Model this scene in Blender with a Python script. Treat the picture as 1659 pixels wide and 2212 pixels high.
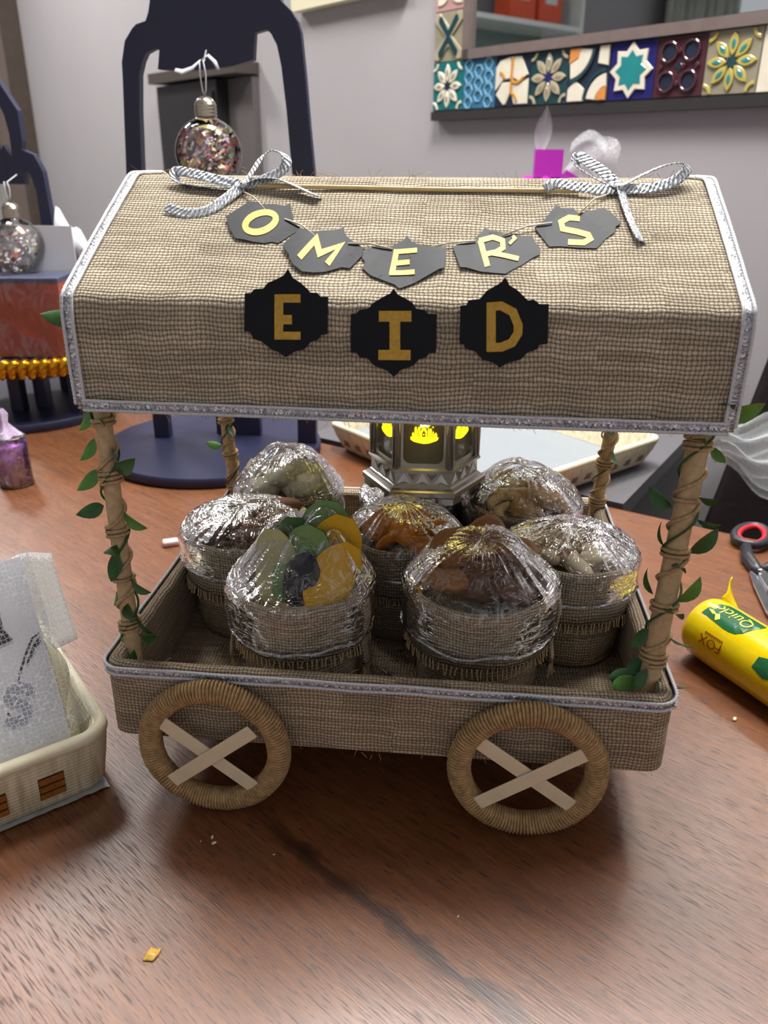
import bpy, math, random, json
from mathutils import Vector, Matrix, noise

# ------------------------------------------------------------------ scene, camera, world, light
scn = bpy.context.scene
for o in list(bpy.data.objects):
    bpy.data.objects.remove(o, do_unlink=True)
COL = scn.collection
random.seed(7)
V = Vector
PI = math.pi

cam_d = bpy.data.cameras.new('camera')
cam = bpy.data.objects.new('camera', cam_d)
COL.objects.link(cam)
cam_d.sensor_fit = 'HORIZONTAL'
cam_d.sensor_width = 36.0
cam_d.lens = 1752.39 / 1659 * 36.0
cam_d.clip_start = 0.02
cam_d.dof.use_dof = True
cam_d.dof.focus_distance = 0.50
cam_d.dof.aperture_fstop = 16.0
_r, _u, _f = V((0.99484, 0.10147, 0.0069)), V((-0.0467, 0.3954, 0.9173)), V((-0.0904, 0.9129, -0.398))
_f.normalize(); _r = (_r - _f * _r.dot(_f)).normalized(); _u = _r.cross(_f).normalized()
cam.matrix_world = Matrix(((_r.x, _u.x, -_f.x, 0.0381), (_r.y, _u.y, -_f.y, -0.371), (_r.z, _u.z, -_f.z, 0.3562), (0, 0, 0, 1)))
scn.camera = cam

world = bpy.data.worlds.new('room_air')
scn.world = world
world.use_nodes = True
bg = world.node_tree.nodes['Background']
bg.inputs[0].default_value = (0.93, 0.94, 1.0, 1)
bg.inputs[1].default_value = 0.43

def area_light(name, loc, target, size, power, color=(1, 1, 1)):
    ld = bpy.data.lights.new(name, 'AREA')
    ld.shape = 'SQUARE'; ld.size = size; ld.energy = power; ld.color = color
    lo = bpy.data.objects.new(name, ld); COL.objects.link(lo)
    lo.location = loc
    lo.rotation_euler = (V(target) - V(loc)).to_track_quat('-Z', 'Y').to_euler()
    return lo
CEIL = 1.90
LAMPS = [((0.0, 0.74), 0.45, 41.0), ((-1.15, 1.22), 0.45, 15.0), ((0.66, 0.62), 0.45, 20.0), ((-2.0, 2.3), 0.45, 38.0)]  # first lamp over the table; the rest added to lift walls and sheen
for (lx, ly), ls, lp in LAMPS:
    area_light('ceiling_or_fill_lamp', (lx, ly, CEIL - 0.035), (lx, ly, 0), ls, lp, (1.0, 0.985, 0.96))

scn.view_settings.view_transform = 'Standard'
scn.view_settings.look = 'None'
scn.view_settings.gamma = 1.0
scn.view_settings.use_curve_mapping = False
scn.view_settings.exposure = 0.0
cy = scn.cycles
cy.max_bounces = 5; cy.diffuse_bounces = 2; cy.glossy_bounces = 2; cy.transmission_bounces = 2; cy.transparent_max_bounces = 8
cy.caustics_reflective = False; cy.caustics_refractive = False
cy.use_adaptive_sampling = True; cy.adaptive_threshold = 0.06; cy.adaptive_min_samples = 12; cy.use_denoising = True

DATA = json.loads(r'''{"tags":{"E":{"plane":"v","out":[[-0.0494,0.3075],[-0.0471,0.3032],[-0.0435,0.3011],[-0.0396,0.2977],[-0.0387,0.2964],[-0.0352,0.2964],[-0.0337,0.2945],[-0.0299,0.2946],[-0.0307,0.2764],[-0.0342,0.2758],[-0.0354,0.2735],[-0.0389,0.2725],[-0.0423,0.2687],[-0.0475,0.2672],[-0.0522,0.2642],[-0.0561,0.2669],[-0.0593,0.2678],[-0.0643,0.2718],[-0.0685,0.2731],[-0.0702,0.2767],[-0.073,0.2766],[-0.0714,0.2955],[-0.0686,0.2955],[-0.0666,0.2975],[-0.062,0.2979],[-0.0596,0.3007],[-0.0549,0.3026],[-0.0516,0.3044]],"strokes":[[[[-0.0565,0.2951],[-0.0576,0.2731]],[[-0.0521,0.2952],[-0.0531,0.2732]]],[[[-0.0563,0.2913],[-0.0436,0.2916]],[[-0.0561,0.2953],[-0.0435,0.2956]]],[[[-0.054,0.2808],[-0.0483,0.2809]],[[-0.0538,0.2853],[-0.0482,0.2855]]],[[[-0.0572,0.2731],[-0.0442,0.2734]],[[-0.057,0.277],[-0.0441,0.2774]]]]},"I":{"plane":"v","out":[[0.0023,0.2992],[0.0043,0.2964],[0.0079,0.2948],[0.0115,0.2927],[0.0133,0.2899],[0.0174,0.2895],[0.0192,0.2876],[0.0235,0.2877],[0.0236,0.2688],[0.0202,0.2684],[0.0191,0.2663],[0.0153,0.2653],[0.0126,0.262],[0.0062,0.2594],[0.0028,0.2558],[-0.0003,0.2588],[-0.0073,0.2614],[-0.0106,0.265],[-0.0145,0.2653],[-0.0162,0.2676],[-0.019,0.2675],[-0.0188,0.2866],[-0.016,0.2869],[-0.0147,0.2887],[-0.0101,0.2895],[-0.0078,0.2922],[-0.0025,0.2954],[0.0004,0.2968]],"strokes":[[[[-0.0048,0.2833],[0.0112,0.2837]],[[-0.0049,0.2885],[0.0111,0.2889]]],[[[0.0004,0.2853],[0.0006,0.2681]],[[0.0057,0.2854],[0.0059,0.2683]]],[[[-0.005,0.2643],[0.0112,0.2647]],[[-0.005,0.2694],[0.0111,0.2698]]]]},"D":{"plane":"v","out":[[0.0553,0.3057],[0.0577,0.3018],[0.0613,0.2999],[0.0651,0.2966],[0.0667,0.2951],[0.0697,0.2955],[0.0723,0.2935],[0.0768,0.2936],[0.0778,0.2747],[0.0739,0.274],[0.0731,0.2719],[0.0686,0.2702],[0.0653,0.2665],[0.0592,0.2647],[0.0555,0.2622],[0.0525,0.2645],[0.0467,0.2659],[0.0428,0.27],[0.0386,0.271],[0.0369,0.2733],[0.0352,0.2735],[0.0346,0.2919],[0.0376,0.2922],[0.0385,0.2945],[0.044,0.2953],[0.0469,0.2991],[0.0512,0.3017],[0.0536,0.3032]],"strokes":[[[[0.0472,0.2937],[0.0485,0.27]],[[0.0516,0.2938],[0.053,0.2701]]],[[[0.0481,0.2896],[0.054,0.2902],[0.0585,0.2879],[0.0609,0.283],[0.061,0.28],[0.059,0.2764],[0.055,0.2746],[0.0487,0.2742]],[[0.0475,0.2937],[0.0546,0.2944],[0.0616,0.291],[0.0651,0.2839],[0.0653,0.2788],[0.0621,0.273],[0.0562,0.2703],[0.0491,0.2699]]]]},"O":{"plane":"s","out":[[-0.0977,0.0727],[-0.0878,0.0887],[-0.0854,0.0892],[-0.0839,0.0887],[-0.0785,0.0861],[-0.0768,0.0865],[-0.0742,0.0873],[-0.067,0.0869],[-0.064,0.0893],[-0.0627,0.0828],[-0.0608,0.078],[-0.0599,0.0709],[-0.054,0.0645],[-0.0568,0.0606],[-0.0641,0.0503],[-0.0654,0.0506],[-0.0676,0.0513],[-0.0717,0.0501],[-0.0778,0.0506],[-0.0823,0.052],[-0.0881,0.0529],[-0.0909,0.0578],[-0.0932,0.0615],[-0.0948,0.0669]],"strokes":[[[[-0.0712,0.0731],[-0.071,0.0723],[-0.071,0.071],[-0.0714,0.0691],[-0.0723,0.0671],[-0.0736,0.0651],[-0.0752,0.0635],[-0.0769,0.0624],[-0.0787,0.0618],[-0.0804,0.0618],[-0.0817,0.0623],[-0.0825,0.0629],[-0.0829,0.0635],[-0.0831,0.0643],[-0.0831,0.0656],[-0.0828,0.0675],[-0.0819,0.0695],[-0.0807,0.0715],[-0.0791,0.0731],[-0.0773,0.0743],[-0.0754,0.0749],[-0.0738,0.0749],[-0.0724,0.0744],[-0.0716,0.0737],[-0.0712,0.0731]],[[-0.0684,0.0754],[-0.0675,0.0718],[-0.0675,0.0683],[-0.0682,0.0652],[-0.0694,0.0624],[-0.071,0.06],[-0.0729,0.0581],[-0.0751,0.0567],[-0.0773,0.056],[-0.0796,0.056],[-0.0818,0.0567],[-0.0839,0.0584],[-0.0857,0.0613],[-0.0867,0.0648],[-0.0867,0.0683],[-0.0861,0.0714],[-0.085,0.0743],[-0.0834,0.0768],[-0.0814,0.0788],[-0.0792,0.0802],[-0.0769,0.081],[-0.0745,0.081],[-0.0722,0.0802],[-0.0701,0.0784],[-0.0684,0.0754]]]]},"M":{"plane":"s","out":[[-0.0612,0.0459],[-0.056,0.0574],[-0.0543,0.0628],[-0.0516,0.0619],[-0.0452,0.0594],[-0.0424,0.0613],[-0.0336,0.0633],[-0.031,0.0665],[-0.0291,0.059],[-0.0255,0.0538],[-0.0177,0.0463],[-0.0177,0.0396],[-0.0229,0.0287],[-0.0273,0.0294],[-0.0353,0.0251],[-0.0409,0.0241],[-0.0472,0.0244],[-0.0523,0.0294],[-0.0551,0.0342],[-0.0563,0.0384]],"strokes":[[[[-0.0487,0.0334],[-0.0438,0.0465],[-0.0406,0.0361],[-0.0321,0.0446],[-0.0365,0.0331]],[[-0.0516,0.037],[-0.0438,0.0576],[-0.0396,0.0435],[-0.0279,0.0515],[-0.0336,0.0299]]]]},"E2":{"plane":"s","out":[[0.0044,0.0585],[0.0069,0.053],[0.0123,0.0481],[0.0172,0.0474],[0.0259,0.046],[0.0257,0.0288],[0.023,0.0279],[0.0115,0.0173],[0.0054,0.0132],[0.0036,0.0127],[0.0015,0.0154],[-0.0063,0.0198],[-0.0113,0.0227],[-0.0167,0.029],[-0.0154,0.0339],[-0.0177,0.0379],[-0.0166,0.0455],[-0.012,0.0477],[-0.0042,0.0476],[-0.0006,0.0511],[0.0026,0.0538]],"strokes":[[[[-0.0015,0.0456],[-0.0023,0.0235]],[[0.0014,0.0447],[0.0006,0.0227]]],[[[-0.0007,0.041],[0.0108,0.0417]],[[-0.0011,0.0452],[0.0105,0.0459]]],[[[-0.0003,0.0312],[0.0077,0.0319]],[[-0.0007,0.0353],[0.0073,0.036]]],[[[-0.0017,0.0227],[0.0108,0.0236]],[[-0.0021,0.0266],[0.0105,0.0275]]]]},"R":{"plane":"s","out":[[0.0292,0.0478],[0.0322,0.0518],[0.0393,0.0544],[0.0414,0.06],[0.0441,0.0641],[0.0454,0.0687],[0.0481,0.0653],[0.0542,0.0644],[0.0554,0.0614],[0.0632,0.063],[0.0648,0.0607],[0.0704,0.0612],[0.0719,0.055],[0.0744,0.0482],[0.0738,0.0434],[0.0699,0.0405],[0.065,0.0347],[0.0596,0.03],[0.0565,0.0266],[0.0522,0.027],[0.0437,0.0276],[0.0372,0.0301],[0.0335,0.03]],"strokes":[[[[0.0418,0.0549],[0.046,0.0316]],[[0.0446,0.0564],[0.0487,0.033]]],[[[0.043,0.0528],[0.0498,0.0562],[0.0536,0.054],[0.0538,0.0502],[0.0511,0.0472],[0.0459,0.0452]],[[0.0423,0.0574],[0.0498,0.0612],[0.0561,0.0576],[0.0565,0.0478],[0.0521,0.0429],[0.0464,0.0407]]],[[[0.0481,0.0421],[0.0546,0.0404],[0.0628,0.0373]],[[0.0485,0.0462],[0.0551,0.0445],[0.0634,0.0414]]],[[[0.0595,0.0591],[0.0602,0.0578],[0.0579,0.0536]],[[0.0608,0.0612],[0.0625,0.0578],[0.059,0.0516]]]]},"S":{"plane":"s","out":[[0.0718,0.0679],[0.0769,0.0753],[0.0793,0.0806],[0.0842,0.0914],[0.0864,0.0886],[0.0933,0.0884],[0.0958,0.0837],[0.0987,0.0846],[0.1068,0.087],[0.1097,0.0877],[0.1142,0.0804],[0.1174,0.0726],[0.1144,0.0701],[0.1135,0.065],[0.1081,0.059],[0.1055,0.054],[0.1031,0.0505],[0.0935,0.0507],[0.0849,0.0518],[0.0789,0.0513]],"strokes":[[[[0.0964,0.0806],[0.0903,0.0816],[0.0844,0.0758],[0.0853,0.0654],[0.0938,0.0625],[0.0985,0.0602],[0.0986,0.0596],[0.0967,0.0577],[0.089,0.058]],[[0.0958,0.0751],[0.0907,0.076],[0.0877,0.0731],[0.0879,0.07],[0.0947,0.0677],[0.1007,0.0647],[0.1023,0.0578],[0.0972,0.0525],[0.0886,0.0529]]]]}},"string":[[[-0.0929,0.1],[-0.0859,0.0936],[-0.0761,0.0802]],[[-0.0643,0.0725],[-0.0542,0.0658],[-0.0428,0.054]],[[-0.0263,0.0497],[-0.0143,0.0488],[-0.0025,0.0453]],[[0.0125,0.0453],[0.027,0.0508],[0.0409,0.0543]],[[0.0546,0.0594],[0.0681,0.0677],[0.0811,0.0726]],[[0.0955,0.0811],[0.1048,0.0959],[0.1117,0.1013]]],"stick":[[-0.0965,0.1074],[0.097,0.1052]],"bowL":{"knot":[-0.0937,0.1041],"strips":[[[-0.0943,0.1059,0.004],[-0.1106,0.1086,0.006],[-0.1257,0.1136,0.007],[-0.1362,0.115,0.008],[-0.1348,0.1097,0.003],[-0.1239,0.1063,0.0025],[-0.1067,0.1036,0.0025],[-0.0946,0.1048,0.003]],[[-0.0943,0.1059,0.004],[-0.0898,0.1153,0.009],[-0.0855,0.125,0.014],[-0.0787,0.1273,0.017],[-0.0712,0.1231,0.015],[-0.0721,0.1167,0.009],[-0.0833,0.1102,0.005],[-0.0934,0.1059,0.004]],[[-0.0952,0.1038,0.004],[-0.1013,0.0916,0.003],[-0.1095,0.0802,0.002],[-0.1193,0.0766,0.002],[-0.1283,0.0783,0.003],[-0.1338,0.081,0.004]],[[-0.0936,0.1069,0.004],[-0.0859,0.1096,0.006],[-0.0747,0.1083,0.007],[-0.063,0.1034,0.005],[-0.054,0.0976,0.004],[-0.0477,0.0947,0.003]]]},"bowR":{"knot":[0.1191,0.1054],"strips":[[[0.119,0.1072,0.004],[0.1105,0.117,0.009],[0.1032,0.123,0.012],[0.097,0.1291,0.013],[0.0963,0.1249,0.009],[0.1029,0.1179,0.006],[0.1126,0.11,0.004],[0.1194,0.1067,0.003]],[[0.1201,0.1082,0.004],[0.1308,0.1144,0.008],[0.1442,0.1207,0.012],[0.1547,0.1229,0.012],[0.1558,0.1178,0.01],[0.1481,0.1107,0.006],[0.135,0.1065,0.004],[0.1204,0.1062,0.003]],[[0.1184,0.1062,0.004],[0.1096,0.104,0.004],[0.097,0.1057,0.005],[0.0843,0.1075,0.006],[0.078,0.1034,0.005]],[[0.1198,0.1052,0.004],[0.1207,0.0927,0.003],[0.1226,0.0766,0.002],[0.1245,0.0634,0.0025],[0.126,0.0553,0.003]]]},"wheels":[{"x":-0.095,"sp":[[[-0.0317,0.019],[0.0279,-0.0304]],[[-0.0346,-0.0314],[0.0245,0.0168]]]},{"x":0.0833,"sp":[[[-0.0284,0.0194],[0.031,-0.0245]],[[-0.0313,-0.0259],[0.0292,0.0174]]]}],"wallc":1.1362,"crack":[[-0.0606,-0.0171],[-0.0448,-0.0277],[-0.0309,-0.038],[-0.0169,-0.0525],[0.0001,-0.0684],[0.016,-0.0833],[0.0295,-0.0948],[0.0423,-0.1079],[0.068,-0.1132],[0.0803,-0.1208]]}''')

# ------------------------------------------------------------------ helpers: objects
ORG = {}
def tag(o, label=None, cat=None, group=None, kind=None):
    if label: o['label'] = label
    if cat: o['category'] = cat
    if group: o['group'] = group
    if kind: o['kind'] = kind
    return o
def thing(name, loc, label, cat, group=None):
    o = bpy.data.objects.new(name, None); COL.objects.link(o)
    o.location = loc; o.empty_display_size = 0.01
    ORG[o.name] = V(loc)
    return tag(o, label, cat, group)

class MB:
    """collects faces (world coordinates) and links them as one mesh object"""
    def __init__(s):
        s.v = []; s.f = []; s.uv = []; s.mi = []; s.cur = 0
    def add(s, verts, faces, uvs=None):
        n = len(s.v)
        s.v += [tuple(p) for p in verts]
        for i, fc in enumerate(faces):
            s.f.append([n + k for k in fc]); s.mi.append(s.cur)
            s.uv.append(uvs[i] if uvs else None)
        return s
    def box(s, c, size, axes=None):
        c = V(c); hx, hy, hz = [a / 2 for a in size]
        ax = axes or (V((1, 0, 0)), V((0, 1, 0)), V((0, 0, 1)))
        P = [c + ax[0] * (sx * hx) + ax[1] * (sy * hy) + ax[2] * (sz * hz) for sz in (-1, 1) for sy in (-1, 1) for sx in (-1, 1)]
        F = [(0, 2, 3, 1), (4, 5, 7, 6), (0, 1, 5, 4), (2, 6, 7, 3), (0, 4, 6, 2), (1, 3, 7, 5)]
        d = [(size[0], size[1]), (size[0], size[1]), (size[0], size[2]), (size[0], size[2]), (size[1], size[2]), (size[1], size[2])]
        U = [[(0, 0), (0, d[0][1]), d[0], (d[0][0], 0)], [(0, 0), (d[1][0], 0), d[1], (0, d[1][1])], [(0, 0), (d[2][0], 0), d[2], (0, d[2][1])],
             [(0, 0), (0, d[3][1]), d[3], (d[3][0], 0)], [(0, 0), (0, d[4][1]), d[4], (d[4][0], 0)], [(0, 0), (d[5][0], 0), d[5], (0, d[5][1])]]
        return s.add(P, F, U)
    def tube(s, path, r, n=6, closed=False, caps=True, flat=1.0, up=None):
        path = [V(p) for p in path]; m = len(path); rings = []
        rr = r if isinstance(r, (list, tuple)) else [r] * m
        prev = None; acc = 0; lens = []
        for i, p in enumerate(path):
            a = path[(i - 1) % m] if (closed or i > 0) else p
            b = path[(i + 1) % m] if (closed or i < m - 1) else p
            t = (b - a)
            t = t.normalized() if t.length > 1e-9 else V((0, 0, 1))
            if up is not None:
                x = V(up).cross(t)
                if x.length < 1e-6: x = t.orthogonal()
                x.normalize()
            elif prev is None:
                x = t.orthogonal().normalized()
            else:
                x = (prev - t * prev.dot(t))
                x = x.normalized() if x.length > 1e-6 else t.orthogonal().normalized()
            prev = x; y = t.cross(x)
            rings.append([p + x * (math.cos(2 * PI * k / n) * rr[i]) + y * (math.sin(2 * PI * k / n) * rr[i] * flat) for k in range(n)])
            if i: acc += (p - path[i - 1]).length
            lens.append(acc)
        vs = [q for rg in rings for q in rg]; F = []; U = []
        mm = m if closed else m - 1
        for i in range(mm):
            j = (i + 1) % m
            for k in range(n):
                k2 = (k + 1) % n
                F.append((i * n + k, i * n + k2, j * n + k2, j * n + k))
                l0 = lens[i]; l1 = lens[j] if j else lens[i] + 0.001
                c = 2 * PI * rr[i] / n
                U.append([(l0, k * c), (l0, (k + 1) * c), (l1, (k + 1) * c), (l1, k * c)])
        if caps and not closed:
            F.append(tuple(range(n))[::-1]); U.append([(0, 0)] * n)
            F.append(tuple((m - 1) * n + k for k in range(n))); U.append([(0, 0)] * n)
        return s.add(vs, F, U)
    def lathe(s, prof, c, n=32, wob=None, cap0=False, cap1=False, a0=0.0, a1=2 * PI, axes=None):
        """prof: list of (r, z); c: centre of the base"""
        c = V(c); m = len(prof); vs = []
        ax = axes or (V((1, 0, 0)), V((0, 1, 0)), V((0, 0, 1)))
        full = abs(a1 - a0 - 2 * PI) < 1e-6
        nn = n if full else n + 1
        for (r, z) in prof:
            for k in range(nn):
                a = a0 + (a1 - a0) * k / n
                q = wob(r, z, a) if wob else (r, z)
                vs.append(c + ax[0] * (q[0] * math.cos(a)) + ax[1] * (q[0] * math.sin(a)) + ax[2] * q[1])
        F = []; U = []; acc = 0
        R = max(p[0] for p in prof)
        for i in range(m - 1):
            l = math.hypot(prof[i + 1][0] - prof[i][0], prof[i + 1][1] - prof[i][1])
            for k in range(n):
                k2 = (k + 1) % nn
                F.append((i * nn + k, i * nn + k2, (i + 1) * nn + k2, (i + 1) * nn + k))
                u0 = (a1 - a0) * k / n * R; u1 = (a1 - a0) * (k + 1) / n * R
                U.append([(u0, acc), (u1, acc), (u1, acc + l), (u0, acc + l)])
            acc += l
        if cap0: F.append(tuple(range(nn))[::-1]); U.append([(v[0], v[1]) for v in vs[:nn]][::-1])
        if cap1: F.append(tuple((m - 1) * nn + k for k in range(nn))); U.append([(v[0], v[1]) for v in vs[-nn:]])
        return s.add(vs, F, U)
    def grid(s, fn, nu, nv, uvf=None):
        vs = [fn(i / nu, j / nv) for j in range(nv + 1) for i in range(nu + 1)]
        F = []; U = []
        for j in range(nv):
            for i in range(nu):
                F.append((j * (nu + 1) + i, j * (nu + 1) + i + 1, (j + 1) * (nu + 1) + i + 1, (j + 1) * (nu + 1) + i))
                g = uvf or (lambda a, b: (a, b))
                U.append([g(i / nu, j / nv), g((i + 1) / nu, j / nv), g((i + 1) / nu, (j + 1) / nv), g(i / nu, (j + 1) / nv)])
        return s.add(vs, F, U)
    def prism(s, poly, o, ux, uy, d0, d1, bevel=0.0):
        """polygon in the plane o+ux,uy, from depth d0 to d1 along ux x uy; optional bevel at d1"""
        o = V(o); ux = V(ux).normalized(); uy = V(uy).normalized(); un = ux.cross(uy)
        ar = sum(poly[i][0] * poly[(i + 1) % len(poly)][1] - poly[(i + 1) % len(poly)][0] * poly[i][1] for i in range(len(poly)))
        if ar < 0: poly = poly[::-1]
        n = len(poly)
        def ins(b):
            out = []
            for i in range(n):
                p = V(poly[i]); a = V(poly[i - 1]); c = V(poly[(i + 1) % n])
                e1 = (p - a); e2 = (c - p)
                n1 = V((-e1.y, e1.x)).normalized() if e1.length else V((0, 0)); n2 = V((-e2.y, e2.x)).normalized() if e2.length else V((0, 0))
                m = n1 + n2
                m = m.normalized() if m.length > 1e-6 else n1
                out.append(p + m * b)
            return out
        rings = [([V(p) for p in poly], d0)]
        if bevel: rings += [([V(p) for p in poly], d1 - bevel * 0.7), (ins(bevel), d1)]
        else: rings.append(([V(p) for p in poly], d1))
        vs = [o + ux * p.x + uy * p.y + un * d for ps, d in rings for p in ps]
        F = []; U = []
        F.append(tuple(range(n))[::-1]); U.append([tuple(p) for p in poly][::-1])
        for r in range(len(rings) - 1):
            for i in range(n):
                j = (i + 1) % n
                F.append((r * n + i, r * n + j, (r + 1) * n + j, (r + 1) * n + i)); U.append([(0, 0), (0.01, 0), (0.01, 0.003), (0, 0.003)])
        F.append(tuple((len(rings) - 1) * n + i for i in range(n))); U.append([tuple(p) for p in poly])
        return s.add(vs, F, U)
    def build(s, name, mat, parent=None, smooth=False, label=None, kind=None, auto=None):
        me = bpy.data.meshes.new(name)
        o0 = V((0, 0, 0)); p = parent
        if p is not None:
            o0 = ORG[p.name]
        me.from_pydata([(a - o0.x, b - o0.y, c - o0.z) for a, b, c in s.v], [], s.f)
        uvl = me.uv_layers.new(name='UVMap')
        flat = []
        for f, u in zip(s.f, s.uv):
            for k in range(len(f)):
                flat += list(u[k]) if u else [s.v[f[k]][0], s.v[f[k]][2]]
        uvl.data.foreach_set('uv', flat)
        for m_ in (mat if isinstance(mat, (list, tuple)) else [mat]): me.materials.append(m_)
        if isinstance(mat, (list, tuple)): me.polygons.foreach_set('material_index', s.mi)
        me.polygons.foreach_set('use_smooth', [smooth] * len(me.polygons))
        me.update()
        o = bpy.data.objects.new(name, me); COL.objects.link(o)
        if parent is not None: o.parent = parent
        ORG[o.name] = o0
        if smooth and auto:
            me.set_sharp_from_angle(angle=math.radians(auto))
        return tag(o, label, kind=kind)

def link_copy(src, parent=None, name=None):
    c = src.copy(); COL.objects.link(c)
    if parent is not None: c.parent = parent
    return c

# ------------------------------------------------------------------ helpers: materials
def lin(c):
    return tuple(((x / 255) / 12.92 if x / 255 <= 0.04045 else ((x / 255 + 0.055) / 1.055) ** 2.4) for x in c)
class NT:
    def __init__(s, name):
        s.m = bpy.data.materials.new(name); s.m.use_nodes = True; s.t = s.m.node_tree
        s.b = s.t.nodes['Principled BSDF']; s.out = s.t.nodes['Material Output']
    def n(s, typ, **k):
        nd = s.t.nodes.new(typ)
        for a, v in k.items(): setattr(nd, a, v)
        return nd
    def l(s, a, b): s.t.links.new(a, b); return s
    def val(s, x):
        return x
    def math(s, op, a, b=None, c=None, clamp=False):
        nd = s.n('ShaderNodeMath', operation=op, use_clamp=clamp)
        for i, x in enumerate((a, b, c)):
            if x is None: continue
            if isinstance(x, (int, float)): nd.inputs[i].default_value = x
            else: s.l(x, nd.inputs[i])
        return nd.outputs[0]
    def ramp(s, fac, stops, interp='LINEAR'):
        nd = s.n('ShaderNodeValToRGB'); cr = nd.color_ramp; cr.interpolation = interp
        while len(cr.elements) < len(stops): cr.elements.new(0.5)
        for e, (p, c) in zip(cr.elements, stops):
            e.position = p; e.color = (c[0], c[1], c[2], 1) if len(c) == 3 else c
        s.l(fac, nd.inputs[0]); return nd.outputs[0]
    def mix(s, fac, a, b, typ='MIX'):
        nd = s.n('ShaderNodeMixRGB', blend_type=typ)
        for i, x in ((0, fac), (1, a), (2, b)):
            if isinstance(x, (int, float)): nd.inputs[i].default_value = x
            elif isinstance(x, tuple): nd.inputs[i].default_value = (x[0], x[1], x[2], 1)
            else: s.l(x, nd.inputs[i])
        return nd.outputs[0]
    def noise(s, vec, scale, detail=3, rough=0.55, dist=0.0):
        nd = s.n('ShaderNodeTexNoise'); nd.inputs['Scale'].default_value = scale; nd.inputs['Detail'].default_value = detail
        nd.inputs['Roughness'].default_value = rough; nd.inputs['Distortion'].default_value = dist
        if vec is not None: s.l(vec, nd.inputs['Vector'])
        return nd
    def mapping(s, vec, scale=(1, 1, 1), rot=(0, 0, 0), loc=(0, 0, 0)):
        nd = s.n('ShaderNodeMapping'); nd.inputs['Scale'].default_value = scale; nd.inputs['Rotation'].default_value = rot; nd.inputs['Location'].default_value = loc
        s.l(vec, nd.inputs['Vector']); return nd.outputs[0]
    def bump(s, h, strength=0.5, dist=0.001, normal=None):
        nd = s.n('ShaderNodeBump'); nd.inputs['Strength'].default_value = strength; nd.inputs['Distance'].default_value = dist
        s.l(h, nd.inputs['Height'])
        if normal is not None: s.l(normal, nd.inputs['Normal'])
        return nd.outputs[0]
    def coord(s, what='Object'):
        return s.n('ShaderNodeTexCoord').outputs[what]

def simple(name, col, rough=0.5, metal=0.0, var=0.0, vscale=60, bump=0.0, bscale=300, bdist=0.0006, spec=0.5, coat=0.0, sheen=0.0, trans=0.0, sub=0.0):
    t = NT(name); c = lin(col)
    t.b.inputs['Base Color'].default_value = (*c, 1); t.b.inputs['Roughness'].default_value = rough; t.b.inputs['Metallic'].default_value = metal
    t.b.inputs['Specular IOR Level'].default_value = spec; t.b.inputs['Coat Weight'].default_value = coat
    t.b.inputs['Sheen Weight'].default_value = sheen
    if sub: t.b.inputs['Subsurface Weight'].default_value = sub; t.b.inputs['Subsurface Radius'].default_value = (0.006, 0.004, 0.002); t.b.inputs['Subsurface Scale'].default_value = 1
    co = t.coord('Object')
    if var:
        nz = t.noise(co, vscale, 4)
        r = t.ramp(nz.outputs[0], [(0.3, tuple(x * (1 - var) for x in c)), (0.7, tuple(min(1, x * (1 + var)) for x in c))])
        t.l(r, t.b.inputs['Base Color'])
    if bump:
        nb = t.noise(co, bscale, 4)
        t.l(t.bump(nb.outputs[0], bump, bdist), t.b.inputs['Normal'])
    return t.m

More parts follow.
